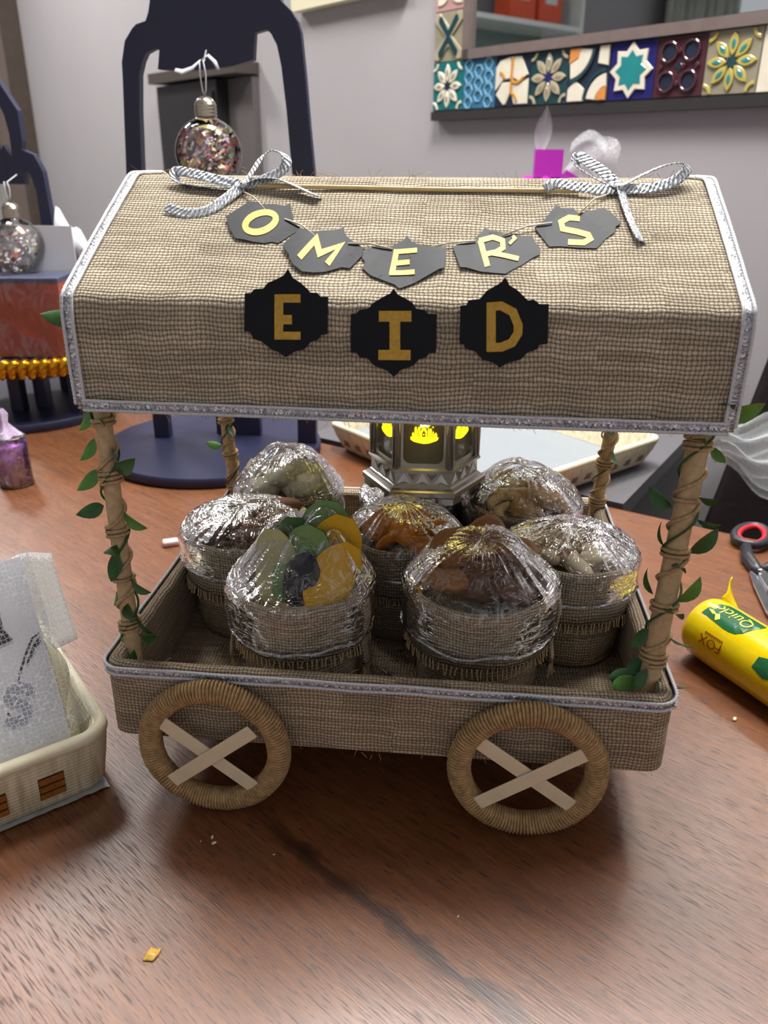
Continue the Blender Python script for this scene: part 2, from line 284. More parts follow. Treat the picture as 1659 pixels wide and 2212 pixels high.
def burlap(name, base, dark, pitch=0.0024, hole=0.45, fuzz=0.25, bumpd=0.0011, vk=1.06):
    t = NT(name)
    uv = t.n('ShaderNodeUVMap').outputs[0]
    nz = t.noise(uv, 90, 2); nz2 = t.noise(uv, 18, 2)
    off = t.n('ShaderNodeVectorMath', operation='SUBTRACT'); t.l(nz.outputs['Color'], off.inputs[0]); off.inputs[1].default_value = (0.5, 0.5, 0.5)
    sc = t.n('ShaderNodeVectorMath', operation='SCALE'); t.l(off.outputs[0], sc.inputs[0]); sc.inputs['Scale'].default_value = pitch * 1.1
    ad = t.n('ShaderNodeVectorMath', operation='ADD'); t.l(uv, ad.inputs[0]); t.l(sc.outputs[0], ad.inputs[1])
    off2 = t.n('ShaderNodeVectorMath', operation='SUBTRACT'); t.l(nz2.outputs['Color'], off2.inputs[0]); off2.inputs[1].default_value = (0.5, 0.5, 0.5)
    sc2 = t.n('ShaderNodeVectorMath', operation='SCALE'); t.l(off2.outputs[0], sc2.inputs[0]); sc2.inputs['Scale'].default_value = pitch * 3.5
    ad2 = t.n('ShaderNodeVectorMath', operation='ADD'); t.l(ad.outputs[0], ad2.inputs[0]); t.l(sc2.outputs[0], ad2.inputs[1])
    sx = t.n('ShaderNodeSeparateXYZ'); t.l(ad2.outputs[0], sx.inputs[0])
    u = t.math('MULTIPLY', sx.outputs[0], 1 / pitch); v = t.math('MULTIPLY', sx.outputs[1], 1 / (pitch * vk))
    pu = t.math('SINE', t.math('MULTIPLY', t.math('FRACT', u), PI)); pv = t.math('SINE', t.math('MULTIPLY', t.math('FRACT', v), PI))
    par = t.math('FLOORED_MODULO', t.math('ADD', t.math('FLOOR', u), t.math('FLOOR', v)), 2.0)
    sg = t.math('SUBTRACT', t.math('MULTIPLY', par, 2.0), 1.0)
    hw = t.math('MULTIPLY', t.math('POWER', pu, 0.7), t.math('ADD', 0.52, t.math('MULTIPLY', t.math('MULTIPLY', sg, pv), 0.42)))
    hv = t.math('MULTIPLY', t.math('POWER', pv, 0.5), t.math('SUBTRACT', 0.62, t.math('MULTIPLY', t.math('MULTIPLY', sg, pu), 0.36)))
    h = t.math('MAXIMUM', hw, hv)
    # fine fibres along the threads
    fib = t.noise(uv, 1400, 3, 0.7)
    h2 = t.math('ADD', h, t.math('MULTIPLY', fib.outputs[0], fuzz))
    big = t.noise(uv, 35, 3)
    b = lin(base); d = lin(dark)
    colr = t.ramp(h, [(0.0, d), (hole, tuple((x * 0.45 + y * 0.55) for x, y in zip(b, d))), (0.78, b), (1.0, tuple(min(1, x * 1.12) for x in b))])
    colv = t.mix(1.0, colr, t.ramp(big.outputs[0], [(0.3, (0.80, 0.79, 0.77)), (0.7, (1.08, 1.07, 1.05))]), 'MULTIPLY')
    wn = t.n('ShaderNodeTexWhiteNoise', noise_dimensions='2D'); cx = t.n('ShaderNodeCombineXYZ'); t.l(t.math('FLOOR', v), cx.inputs[0]); t.l(t.math('FLOOR', t.math('MULTIPLY', u, 0.07)), cx.inputs[1]); t.l(cx.outputs[0], wn.inputs['Vector'])
    colv = t.mix(1.0, colv, t.ramp(wn.outputs['Value'], [(0.0, (0.78, 0.77, 0.75)), (1.0, (1.14, 1.14, 1.14))]), 'MULTIPLY')
    cf = t.mix(1.0, colv, t.ramp(fib.outputs[0], [(0.3, (0.78, 0.77, 0.75)), (0.7, (1.15, 1.14, 1.13))]), 'MULTIPLY')
    t.l(cf, t.b.inputs['Base Color'])
    t.b.inputs['Roughness'].default_value = 0.92; t.b.inputs['Specular IOR Level'].default_value = 0.15
    t.b.inputs['Sheen Weight'].default_value = 0.15
    t.l(t.bump(h2, 0.9, bumpd), t.b.inputs['Normal'])
    return t.m

def film_mat(name, streak=(6, 60), strength=0.8, rough=0.06, ior=1.5, base=0.02, tint=(0.97, 0.97, 0.97), gain=1.0, crease=0.3):
    """clinging plastic film: clear, with sparse creases that catch the light"""
    t = NT(name); t.t.nodes.remove(t.b)
    uv = t.n('ShaderNodeUVMap').outputs[0]
    a = t.noise(t.mapping(uv, (streak[1], streak[0], 1)), 1.0, 2, 0.5, 0.8)
    b = t.noise(t.mapping(uv, (streak[0] * 2.0, streak[1] * 0.5, 1), (0, 0, 0.5)), 1.0, 2, 0.5, 1.0)
    c = t.noise(t.mapping(uv, (streak[0] * 2, streak[0] * 2, 1)), 1.0, 2, 0.5, 0.3)
    def ridge(x, k): return t.math('SUBTRACT', 1.0, t.math('MULTIPLY', t.math('ABSOLUTE', t.math('SUBTRACT', x, 0.5)), k), clamp=True)
    ra = t.math('MULTIPLY', ridge(a.outputs[0], 14.0), t.math('MULTIPLY', t.math('SUBTRACT', c.outputs[0], 0.38), 4.0, clamp=True))
    rb = ridge(b.outputs[0], 18.0)
    rr = t.math('MAXIMUM', ra, t.math('MULTIPLY', rb, 0.7))
    hh = t.math('ADD', t.math('MULTIPLY', rr, 0.6), t.math('MULTIPLY', t.math('ADD', a.outputs[0], c.outputs[0]), 0.9))
    nrm = t.bump(hh, strength, 0.0012)
    fr = t.n('ShaderNodeFresnel'); fr.inputs[0].default_value = ior
    gl = t.n('ShaderNodeBsdfGlossy'); gl.inputs['Roughness'].default_value = rough; gl.inputs['Color'].default_value = (1, 1, 1, 1); t.l(nrm, gl.inputs['Normal'])
    tr = t.n('ShaderNodeBsdfTransparent'); tr.inputs[0].default_value = (*tint, 1)
    mx = t.n('ShaderNodeMixShader')
    fac = t.math('ADD', t.math('ADD', t.math('MULTIPLY', fr.outputs[0], gain), t.math('MULTIPLY', rr, crease)), base, clamp=True)
    t.l(fac, mx.inputs[0]); t.l(tr.outputs[0], mx.inputs[1]); t.l(gl.outputs[0], mx.inputs[2])
    t.l(mx.outputs[0], t.out.inputs[0])
    return t.m

def net_mat(name, scale=220, width=0.1, col=(235, 235, 238), dens=0.85, haze=0.12):
    t = NT(name)
    uv = t.n('ShaderNodeUVMap').outputs[0]
    vo = t.n('ShaderNodeTexVoronoi', feature='DISTANCE_TO_EDGE'); vo.inputs['Scale'].default_value = scale; vo.inputs['Randomness'].default_value = 0.55
    t.l(uv, vo.inputs['Vector'])
    k = t.math('LESS_THAN', vo.outputs['Distance'], width)
    fac = t.math('ADD', t.math('MULTIPLY', k, dens - haze), haze, clamp=True)
    t.b.inputs['Base Color'].default_value = (*lin(col), 1); t.b.inputs['Roughness'].default_value = 0.5
    t.b.inputs['Sheen Weight'].default_value = 0.2
    tr = t.n('ShaderNodeBsdfTransparent'); mx = t.n('ShaderNodeMixShader')
    t.l(fac, mx.inputs[0]); t.l(tr.outputs[0], mx.inputs[1]); t.l(t.b.outputs[0], mx.inputs[2]); t.l(mx.outputs[0], t.out.inputs[0])
    return t.m

def braid_mat(name):
    t = NT(name)
    uv = t.n('ShaderNodeUVMap').outputs[0]
    vo = t.n('ShaderNodeTexVoronoi'); vo.inputs['Scale'].default_value = 900; t.l(uv, vo.inputs['Vector'])
    c = t.ramp(vo.outputs['Color'], [(0.0, lin((120, 122, 128))), (0.55, lin((190, 192, 198))), (0.8, lin((250, 250, 252)))])
    t.l(c, t.b.inputs['Base Color']); t.b.inputs['Metallic'].default_value = 0.75; t.b.inputs['Roughness'].default_value = 0.32
    t.l(t.bump(vo.outputs['Distance'], 0.8, 0.0008), t.b.inputs['Normal'])
    return t.m

def ribbon_mat():
    t = NT('ribbon'); uv = t.n('ShaderNodeUVMap').outputs[0]
    w = t.n('ShaderNodeTexWave', wave_type='BANDS', bands_direction='DIAGONAL'); w.inputs['Scale'].default_value = 230; w.inputs['Distortion'].default_value = 3.0; w.inputs['Detail'].default_value = 2; t.l(uv, w.inputs[0])
    vo = t.n('ShaderNodeTexVoronoi'); vo.inputs['Scale'].default_value = 900; t.l(uv, vo.inputs['Vector'])
    c = t.ramp(t.math('ADD', t.math('MULTIPLY', w.outputs[1], 0.6), t.math('MULTIPLY', vo.outputs['Distance'], 0.5)), [(0.15, lin((150, 154, 160))), (0.45, lin((196, 200, 205))), (0.75, lin((238, 240, 243)))])
    t.l(c, t.b.inputs['Base Color']); t.b.inputs['Metallic'].default_value = 0.45; t.b.inputs['Roughness'].default_value = 0.38
    t.l(t.bump(w.outputs[1], 0.8, 0.0012), t.b.inputs['Normal'])
    return t.m

def island_mat(name, stops, rough=0.35, metal=0.0):
    t = NT(name)
    g = t.n('ShaderNodeNewGeometry')
    t.l(t.ramp(g.outputs['Random Per Island'], stops, 'CONSTANT'), t.b.inputs['Base Color'])
    t.b.inputs['Roughness'].default_value = rough; t.b.inputs['Metallic'].default_value = metal
    return t.m

def wood_table():
    t = NT('table_wood')
    co = t.coord('Object')
    ang = math.radians(36.4)
    m = t.mapping(co, (1, 1, 1), (0, 0, ang))            # x along the grain
    sp = t.n('ShaderNodeSeparateXYZ'); t.l(m, sp.inputs[0])
    st = t.mapping(m, (5, 60, 1)); big = t.noise(st, 1.0, 4, 0.6, 0.6)
    st2 = t.mapping(m, (22, 260, 1)); mid = t.noise(st2, 1.0, 3, 0.6, 0.3)
    st3 = t.mapping(m, (75, 950, 1)); por = t.noise(st3, 1.0, 2, 0.5, 0.2)
    base = t.ramp(big.outputs[0], [(0.25, lin((98, 56, 30))), (0.5, lin((122, 72, 40))), (0.78, lin((142, 86, 50)))])
    base = t.mix(0.55, base, t.ramp(mid.outputs[0], [(0.3, lin((88, 50, 28))), (0.7, lin((142, 90, 54)))]))
    pm = t.ramp(por.outputs[0], [(0.0, (1, 1, 1)), (0.355, (1, 1, 1)), (0.415, (0, 0, 0))])
    base = t.mix(t.math('MULTIPLY', pm, 0.78), base, lin((48, 22, 12)))
    # the long dark split in the veneer figure
    wn = t.noise(t.mapping(m, (14, 14, 1)), 1.0, 3, 0.6); wn2 = t.noise(t.mapping(m, (45, 45, 1), loc=(3, 1, 0)), 1.0, 2)
    tt = t.math('ADD', sp.outputs[1], t.math('MULTIPLY', t.math('SUBTRACT', wn.outputs[0], 0.5), 0.016))
    dist = t.math('ABSOLUTE', t.math('SUBTRACT', tt, -0.052))
    wid = t.math('MULTIPLY', t.math('POWER', wn2.outputs[0], 2.0), 0.024)
    cm = t.math('SUBTRACT', 1.0, t.math('DIVIDE', dist, wid), clamp=True)
    along = t.math('MULTIPLY', t.math('MULTIPLY', t.math('SUBTRACT', sp.outputs[0], -0.06), 25.0, clamp=True), t.math('MULTIPLY', t.math('SUBTRACT', 0.17, sp.outputs[0]), 18.0, clamp=True))
    cmm = t.math('MULTIPLY', t.math('POWER', cm, 0.6), along)
    base = t.mix(t.math('MULTIPLY', cmm, 0.86), base, lin((36, 12, 6)))
    t.l(base, t.b.inputs['Base Color'])
    t.l(t.ramp(por.outputs[0], [(0.3, (0.5, 0.5, 0.5)), (0.5, (0.33, 0.33, 0.33))]), t.b.inputs['Roughness'])
    t.b.inputs['Specular IOR Level'].default_value = 0.85
    hb = t.math('ADD', t.math('MULTIPLY', por.outputs[0], 0.6), t.math('MULTIPLY', mid.outputs[0], 0.5))
    t.l(t.bump(hb, 0.22, 0.0006), t.b.inputs['Normal'])
    return t.m

M = {}
M['roof_burlap'] = burlap('roof_burlap', (216, 202, 178), (70, 52, 34), 0.0021, bumpd=0.0014, vk=1.14)
M['tray_burlap'] = burlap('tray_burlap', (204, 184, 156), (62, 46, 28), 0.0021, bumpd=0.0014, vk=1.0)
M['sack_burlap'] = burlap('sack_burlap', (204, 184, 156), (66, 50, 32), 0.0019, bumpd=0.0011)
M['jute'] = simple('jute', (190, 160, 120), 0.85, var=0.25, vscale=500, bump=0.6, bscale=1500, spec=0.2)
M['wheel_twine'] = simple('wheel_twine', (186, 152, 106), 0.7, var=0.28, vscale=260, bump=0.7, bscale=1800, spec=0.3)
M['fringe'] = simple('fringe', (196, 164, 122), 0.9, var=0.2, vscale=300)
M['spoke'] = simple('spoke', (238, 222, 186), 0.6, var=0.06, vscale=80, bump=0.15, bscale=400)
M['post_wood'] = simple('post_wood', (196, 166, 124), 0.7, var=0.2, vscale=220, bump=0.4, bscale=600)
M['bamboo'] = simple('bamboo', (222, 192, 136), 0.45, var=0.08, vscale=120)
M['braid'] = braid_mat('braid')
M['ribbon'] = ribbon_mat()
M['cord'] = simple('cord', (226, 226, 230), 0.5, var=0.1, vscale=700, bump=0.8, bscale=1500, sheen=0.3)
M['card'] = simple('card', (18, 22, 27), 0.55, var=0.12, vscale=60, bump=0.10, bscale=120, spec=0.24)
M['gold_paint'] = simple('gold_paint', (206, 164, 58), 0.5, 0.15, var=0.16, vscale=400)
M['string'] = simple('string', (226, 214, 190), 0.7)
M['leaf'] = simple('leaf', (44, 84, 34), 0.42, var=0.3, vscale=150, bump=0.2, bscale=500)
M['leaf2'] = simple('leaf2', (84, 132, 52), 0.45, var=0.25, vscale=150)
M['film'] = film_mat('film', (1.2, 9), 0.6, 0.09, 1.38, base=0.01, gain=0.85, crease=0.22)
M['film_soft'] = film_mat('film_soft', (20, 90), 0.6, 0.2, 1.4, base=0.10, gain=0.9, crease=0.3)
M['clear'] = film_mat('clear', (1, 1), 0.0, 0.02, 1.45, base=0.01, gain=1.0, crease=0.0)
M['net'] = net_mat('net', 400, 0.06, dens=.75, haze=.06)
M['tulle'] = net_mat('tulle', 600, 0.10, dens=0.42, haze=0.05)
M['wall'] = simple('wall_paint', (172, 167, 169), 0.8, var=0.02, vscale=4, bump=0.08, bscale=160, spec=0.25)
M['ceiling'] = simple('ceiling_paint', (232, 232, 232), 0.9)
M['floor'] = simple('floor_tile', (176, 172, 168), 0.35, var=0.06, vscale=6)
M['table'] = wood_table()
M['dark_wood'] = simple('dark_wood', (70, 58, 50), 0.5, var=0.15, vscale=30)
M['navy'] = simple('navy', (36, 38, 66), 0.42, var=0.08, vscale=20, spec=0.5)
M['silver'] = simple('silver', (206, 202, 194), 0.32, 0.9, var=0.06, vscale=60, bump=0.1, bscale=300)
M['cap_metal'] = simple('cap_metal', (196, 188, 172), 0.28, 1.0)
M['cream'] = simple('cream', (232, 222, 190), 0.55, var=0.06, vscale=120, bump=0.25, bscale=500)
M['brown_strip'] = simple('brown_strip', (150, 92, 40), 0.4, var=0.3, vscale=300)
M['dusk_strip'] = simple('dusk_strip', (120, 92, 76), 0.6, var=0.1, vscale=100)
M['foil'] = simple('foil', (205, 208, 210), 0.35, 0.3, bump=0.8, bscale=90, bdist=0.004)
M['white_card'] = simple('white_card', (226, 226, 230), 0.35, var=0.02, vscale=30)
M['white_paper'] = simple('white_paper', (146, 152, 156), 0.6, bump=0.2, bscale=20, bdist=0.004)
M['print_black'] = simple('print_black', (30, 28, 36), 0.5)
M['print_grey'] = simple('print_grey', (168, 170, 178), 0.25, 0.7)
M['yellow'] = simple('yellow', (236, 206, 8), 0.22, var=0.06, vscale=50, bump=0.12, bscale=70, bdist=0.002, coat=0.4)
M['yellow_print'] = simple('yellow_print', (240, 222, 84), 0.3)
M['green_print'] = simple('green_print', (30, 100, 62), 0.22, coat=0.4)
M['red_print'] = simple('red_print', (170, 66, 22), 0.4)
M['black_plastic'] = simple('black_plastic', (42, 42, 48), 0.4, bump=0.1, bscale=600)
M['red_plastic'] = simple('red_plastic', (190, 38, 52), 0.4)
M['steel'] = simple('steel', (200, 202, 206), 0.22, 1.0)
M['leather'] = simple('leather', (24, 17, 17), 0.6, spec=0.12, var=0.12, vscale=20, bump=0.3, bscale=60, bdist=0.003)
M['magenta'] = simple('magenta', (196, 40, 190), 0.3, var=0.05, vscale=20)
M['coral'] = simple('coral', (196, 92, 66), 0.35, var=0.06, vscale=40)
M['gold_rope'] = simple('gold_rope', (206, 150, 30), 0.25, 0.85, var=0.3, vscale=200)
M['lilac'] = film_mat('lilac', (40, 40), 0.6, 0.08, 1.45, base=0.12, tint=(0.86, 0.66, 0.95), gain=1.0, crease=0.3)
M['lilac_solid'] = simple('lilac_solid', (196, 160, 216), 0.3, var=0.12, vscale=120, sub=0.0)
M['black_cab'] = simple('black_cab', (26, 26, 26), 0.5)
M['grey_cab'] = simple('grey_cab', (96, 94, 98), 0.6)
M['frame_cream'] = simple('frame_cream', (224, 216, 184), 0.5)
M['frame_brown'] = simple('frame_brown', (112, 98, 94), 0.4, var=0.1, vscale=40)
M['white_gloss'] = simple('white_gloss', (232, 238, 236), 0.25)
M['orange_box'] = simple('orange_box', (232, 92, 56), 0.45)
M['curtain'] = simple('curtain', (188, 190, 180), 0.8, var=0.1, vscale=10)
M['jamb_brown'] = simple('jamb_brown', (120, 104, 94), 0.5)
def mirror_mat():
    t = NT('mirror_glass'); t.b.inputs['Base Color'].default_value = (0.86, 0.9, 0.89, 1); t.b.inputs['Metallic'].default_value = 1; t.b.inputs['Roughness'].default_value = 0.015
    return t.m
M['mirror'] = mirror_mat()
def emit(name, col, st):
    t = NT(name); t.b.inputs['Base Color'].default_value = (*col, 1); t.b.inputs['Emission Color'].default_value = (*col, 1); t.b.inputs['Emission Strength'].default_value = st
    return t.m
M['lamp_diffuser'] = emit('lamp_diffuser', (1, 0.98, 0.95), 4.0)
M['led_yellow'] = emit('led_yellow', (1.0, 0.80, 0.01), 1.6)
M['led_core'] = emit('led_core', (1.0, 0.92, 0.35), 5.0)
def amber_mat():
    t = NT('amber_pane'); t.b.inputs['Base Color'].default_value = (*lin((120, 112, 78)), 1); t.b.inputs['Roughness'].default_value = 0.12
    return t.m
M['amber'] = amber_mat()
for k_, c_, r_ in (('date', (100, 62, 38), .35), ('pecan', (160, 110, 72), .5), ('apricot', (236, 142, 30), .38), ('fig', (164, 108, 52), .38), ('fig_dark', (104, 64, 38), .35),
                   ('pistachio', (226, 210, 178), .45), ('pale_fig', (240, 230, 192), .5), ('cashew', (234, 202, 148), .45), ('walnut', (202, 162, 114), .6), ('peanut', (228, 198, 158), .55),
                   ('kiwi', (128, 166, 96), .3), ('kiwi_dark', (80, 120, 66), .3), ('melon', (206, 202, 144), .35), ('mango', (240, 182, 20), .32), ('reflection_blob', (44, 44, 50), .22)):
    M[k_] = simple(k_, c_, r_, var=0.22, vscale=140, bump=0.45, bscale=260, bdist=0.0012)
tile_cols = {'teal': (30, 110, 112), 'blue': (64, 118, 156), 'pale_blue': (120, 168, 190), 'ivory': (226, 218, 198), 'ochre': (206, 146, 64), 'ink': (40, 48, 64), 'dark_teal': (34, 66, 72),
             'cobalt': (40, 40, 104), 'plum': (78, 44, 52), 'sand': (176, 164, 138), 'straw': (186, 170, 86), 'olive_grey': (150, 142, 120), 'rose': (188, 146, 144), 'orange': (214, 140, 76), 'sea': (44, 132, 134)}
for k_, c_ in tile_cols.items(): M['t_' + k_] = simple('tile_' + k_, c_, 0.14, var=0.08, vscale=30, coat=0.5)

# ================================================================== the room
RW, RN = V((math.sqrt(.5), -math.sqrt(.5), 0)), V((math.sqrt(.5), math.sqrt(.5), 0))   # along the back wall / into it
WALLN = DATA['wallc']
FLOOR = -0.75
def room(a, n, z): return RW * a + RN * n + V((0, 0, z))
RAX = (RW, RN, V((0, 0, 1)))
def struct(name, mb, mat, **k):
    o = mb.build(name, mat, None, **k); o['kind'] = 'structure'; return o
struct('wall_back', MB().box(room(-1.5, WALLN + 0.05, (CEIL + FLOOR) / 2), (6.0, 0.1, CEIL - FLOOR), RAX), M['wall'])
struct('wall_left', MB().box(room(-4.55, -2.2, (CEIL + FLOOR) / 2), (0.1, 6.6, CEIL - FLOOR), RAX), M['wall'])
struct('floor', MB().box(room(-1.5, -2.2, FLOOR - 0.03), (6.2, 6.8, 0.06), RAX), M['floor'])
struct('ceiling', MB().box(room(-1.5, -2.2, CEIL + 0.03), (6.2, 6.8, 0.06), RAX), M['ceiling'])
jm = MB().box(room(-4.16, WALLN - 0.03, (CEIL + FLOOR) / 2), (0.40, 0.06, CEIL - FLOOR - 0.01), RAX)
jmo = struct('trim_1', jm, M['jamb_brown'])
MB().box(room(-3.975, WALLN - 0.035, (CEIL + FLOOR) / 2), (0.05, 0.075, CEIL - FLOOR - 0.012), RAX).build('trim_edge', M['dark_wood'], jmo)
MB().box(room(-4.40, WALLN - 0.035, (CEIL + FLOOR) / 2), (0.09, 0.05, CEIL - FLOOR - 0.012), RAX).build('door_leaf', M['curtain'], jmo)
# ceiling lamp over the table, and unseen fill lamps added around it
for i, ((lx, ly), ls, lp) in enumerate(LAMPS):
    t = thing('ceiling_or_fill_panel', (lx, ly, CEIL), ('square white ceiling panel lamp above the table', 'added square white fill panel lamp near the door frame', 'added square white fill panel lamp above the dark chair', 'added square white fill panel lamp at the far left')[i], 'lamp')
    f = MB()
    h = ls / 2 + 0.02
    for dx, dy, sx, sy in ((h, 0, .02, 2 * h + .02), (-h, 0, .02, 2 * h + .02), (0, h, 2 * h - .02, .02), (0, -h, 2 * h - .02, .02)):
        f.box((lx + dx, ly + dy, CEIL - 0.012), (sx, sy, 0.024))
    f.build('frame', M['white_gloss'], t)
    MB().box((lx, ly, CEIL - 0.014), (ls + .015, ls + .015, 0.01)).build('diffuser', M['lamp_diffuser'], t)

# the dining table: slab with rounded edge, apron and legs
TE, TN = V((.8918, -.4524, 0)), V((.4524, .8918, 0)); T0 = V((.2056, .4992, 0))
TAX = (TE, TN, V((0, 0, 1)))
def tab(s, d, z=0): return T0 + TE * s + TN * d + V((0, 0, z))
tt = thing('dining_table', (0, 0, 0), 'reddish brown wood grain table carrying the burlap cart', 'table')
ORG[tt.name] = V((0, 0, 0))
tm = MB()
s0, s1, d0, d1 = -1.35, 0.75, -1.0, 0.0
rb = 0.012
loops = [(0.004, -0.030), (0, -0.026), (0, -0.008), (0.002, -0.003), (0.006, -0.0008), (0.012, 0)]
vs = []
for ins_, z in loops:
    vs += [tab(s0 + ins_, d0 + ins_, z), tab(s1 - ins_, d0 + ins_, z), tab(s1 - ins_, d1 - ins_, z), tab(s0 + ins_, d1 - ins_, z)]
F = [(3, 2, 1, 0)]
for r in range(len(loops) - 1):
    for i in range(4):
        j = (i + 1) % 4; F.append((r * 4 + i, r * 4 + j, (r + 1) * 4 + j, (r + 1) * 4 + i))
k = (len(loops) - 1) * 4; F.append((k, k + 1, k + 2, k + 3))
tm.add(vs, F); tm.build('tabletop', M['table'], tt)
MB().box(tab(-.3, -.06, -.075), (1.9, .02, .09), TAX).build('apron', M['table'], tt)
MB().box(tab(-.3, -.94, -.075), (1.9, .02, .09), TAX).build('apron', M['table'], tt)
for s, d in ((s0 + .1, -.08), (s1 - .1, -.08), (s0 + .1, -.92), (s1 - .1, -.92)):
    MB().box(tab(s, d, (FLOOR - .03) / 2), (.06, .06, -FLOOR - .03), TAX).build('leg', M['table'], tt)

# grey sideboard pushed up behind the table
sb = thing('sideboard', tab(-.2, .3, FLOOR), 'grey sideboard standing behind the table under the empty basket', 'cabinet')
MB().box(tab(-.21, .315, -.012), (.45, .60, .02), TAX).build('top', M['grey_cab'], sb)
MB().box(tab(-.21, .315, (FLOOR - .03) / 2 + .02), (.41, .56, -FLOOR - .06), TAX).build('body', M['grey_cab'], sb)
for s in (-.312, -.108):
    d = MB().box(tab(s, .032, (FLOOR - .03) / 2), (.195, .008, -FLOOR - .14), TAX).build('door', M['white_gloss'], sb)
    MB().tube([tab(s + (.08 if s < -.2 else -.08), .02, z) for z in (-.35, -.45)], .005).build('handle', M['steel'], d)

# ================================================================== things on the back wall
# mirror in its tiled frame
MZ0, TL = 0.456, 0.0935           # lower edge and side of the tiles
MA0 = -1.198
mt = thing('wall_mirror', room(MA0, WALLN, MZ0), 'wall mirror framed with a row of patterned ceramic tiles', 'mirror')
MNf = WALLN - 0.002
def wp(a, z, d): return room(a, MNf - d, z)
NB = 11
right = MA0 + TL * NB
top = MZ0 + TL * 7
MB().box(wp((MA0 + right) / 2, (MZ0 + top) / 2 - .004, .006), (right - MA0 + .012, .012, top - MZ0 + .024), RAX).build('backing', M['frame_brown'], mt)
fr = MB()
ia, iz = MA0 + TL, MZ0 + TL
fr.box(wp((ia + right) / 2, iz + .009, .018), (right - ia, .018, .018), RAX)
fr.box(wp(ia + .009, (iz + top) / 2, .018), (.018, .018, top - iz), RAX)
fr.build('inner_frame', M['frame_brown'], mt)
MB().box(wp((ia + right) / 2, (iz + top) / 2 + .01, .015), (right - ia - .02, .004, top - iz - .02), RAX).build('glass', M['mirror'], mt)
MB().box(wp((MA0 + right) / 2, MZ0 - .010, .010), (right - MA0 + .01, .020, .018), RAX).build('lower_ledge', simple('ledge', (44, 40, 40), .5), mt)
def star(n, r0, r1, rot=0.0, c=(0, 0)):
    return [(c[0] + (r0 if i % 2 == 0 else r1) * math.cos(rot + PI * i / n), c[1] + (r0 if i % 2 == 0 else r1) * math.sin(rot + PI * i / n)) for i in range(2 * n)]
def petal(a, r0, r1, w, c=(0, 0)):
    out = []
    for s in (1, -1):
        rng = range(0, 7) if s == 1 else range(5, 0, -1)
        for i in rng:
            t = i / 6; r = r0 + (r1 - r0) * t; h = s * w * math.sin(PI * t) ** .8
            out.append((c[0] + r * math.cos(a) - h * math.sin(a), c[1] + r * math.sin(a) + h * math.cos(a)))
    return out
def circ(r, n=16, c=(0, 0)): return [(c[0] + r * math.cos(2 * PI * i / n), c[1] + r * math.sin(2 * PI * i / n)) for i in range(n)]
def wedge_arc(c, r0, r1, a0, a1, n=10):
    o = [(c[0] + r1 * math.cos(a0 + (a1 - a0) * i / n), c[1] + r1 * math.sin(a0 + (a1 - a0) * i / n)) for i in range(n + 1)]
    return o + [(c[0] + r0 * math.cos(a0 + (a1 - a0) * i / n), c[1] + r0 * math.sin(a0 + (a1 - a0) * i / n)) for i in range(n, -1, -1)]
def tile(a, z, base, motifs):
    """a, z: lower left corner; motifs: list of (material, depth0, depth1, polygons in units of half a tile)"""
    h = TL / 2 * .985; o = wp(a + TL / 2, z + TL / 2, .012)
    tl = MB().prism([(-h, -h), (h, -h), (h, h), (-h, h)], o, RW, (0, 0, 1), 0, .008, .0015)
    tl = tl.build('tile', M['t_' + base], mt)
    for mat, e0, e1, polys in motifs:
        for p in polys: MB().prism([(x * h, y * h) for x, y in p], o, RW, (0, 0, 1), .0075 + e0, .0075 + e1, .001).build('motif', M['t_' + mat], tl)
corner = [[(sx * .98, sy * .98), (sx * .45, sy * .98), (sx * .62, sy * .62), (sx * .98, sy * .45)] for sx in (1, -1) for sy in (1, -1)]
def flower(base, pet, inner, heart, corners=True):
    m = [(pet, 0, .0035, [petal(PI / 4 * i + PI / 8 * 0, .18, .92, .17) for i in range(8)]), (inner, .0032, .0042, [petal(PI / 4 * i, .36, .72, .08) for i in range(8)]), (heart, 0, .002, [star(8, .26, .16)])]
    if corners: m.append((pet, 0, .003, [wedge_arc((sx * .98, sy * .98), .24, .36, math.atan2(-sy, -sx) - .72, math.atan2(-sy, -sx) + .72, 6) for sx in (1, -1) for sy in (1, -1)]))
    return m
hexes = []
for i in range(3):
    for j in range(4):
        cx, cy = -.62 + .62 * i, -.72 + .5 * j + (.25 if i % 2 else 0)
        hexes.append([p for p in star(3, .27, .27, 0, (cx, cy))])
honey = [('pale_blue', 0, .003, [wedge_arc((-.62 + .62 * i, -.74 + .5 * j + (.25 if i % 2 else 0)), .2, .29, 0.0, 2 * PI - .02, 6) for i in range(3) for j in range(4) if not (i % 2 and j == 3)])]
ivory_vine = [('ivory', 0, .003, [[(-.95, .55), (-.72, .8), (-.1, .92), (-.08, .1), (-.5, .05), (-.95, -.35)], [(.02, .92), (.5, .9), (.92, .2), (.4, -.02), (.05, .12)], [(-.9, -.5), (-.55, -.05), (-.05, -.05), (-.1, -.55), (-.3, -.9), (-.45, -.92)], [(.02, -.1), (.5, -.12), (.95, .05), (.95, -.92), (.2, -.92), (.0, -.5)]]),
              ('ochre', 0, .005, [wedge_arc((-.75, .0), .3, .42, .3, 1.4, 6), wedge_arc((.3, .35), .38, .5, -2.4, -.5, 8), [(-.02, .9), (.1, .9), (.06, .1), (.1, -.5), (-.04, -.5), (-.06, .1)], wedge_arc((.0, -.85), .3, .42, .1, 1.6, 6)])]
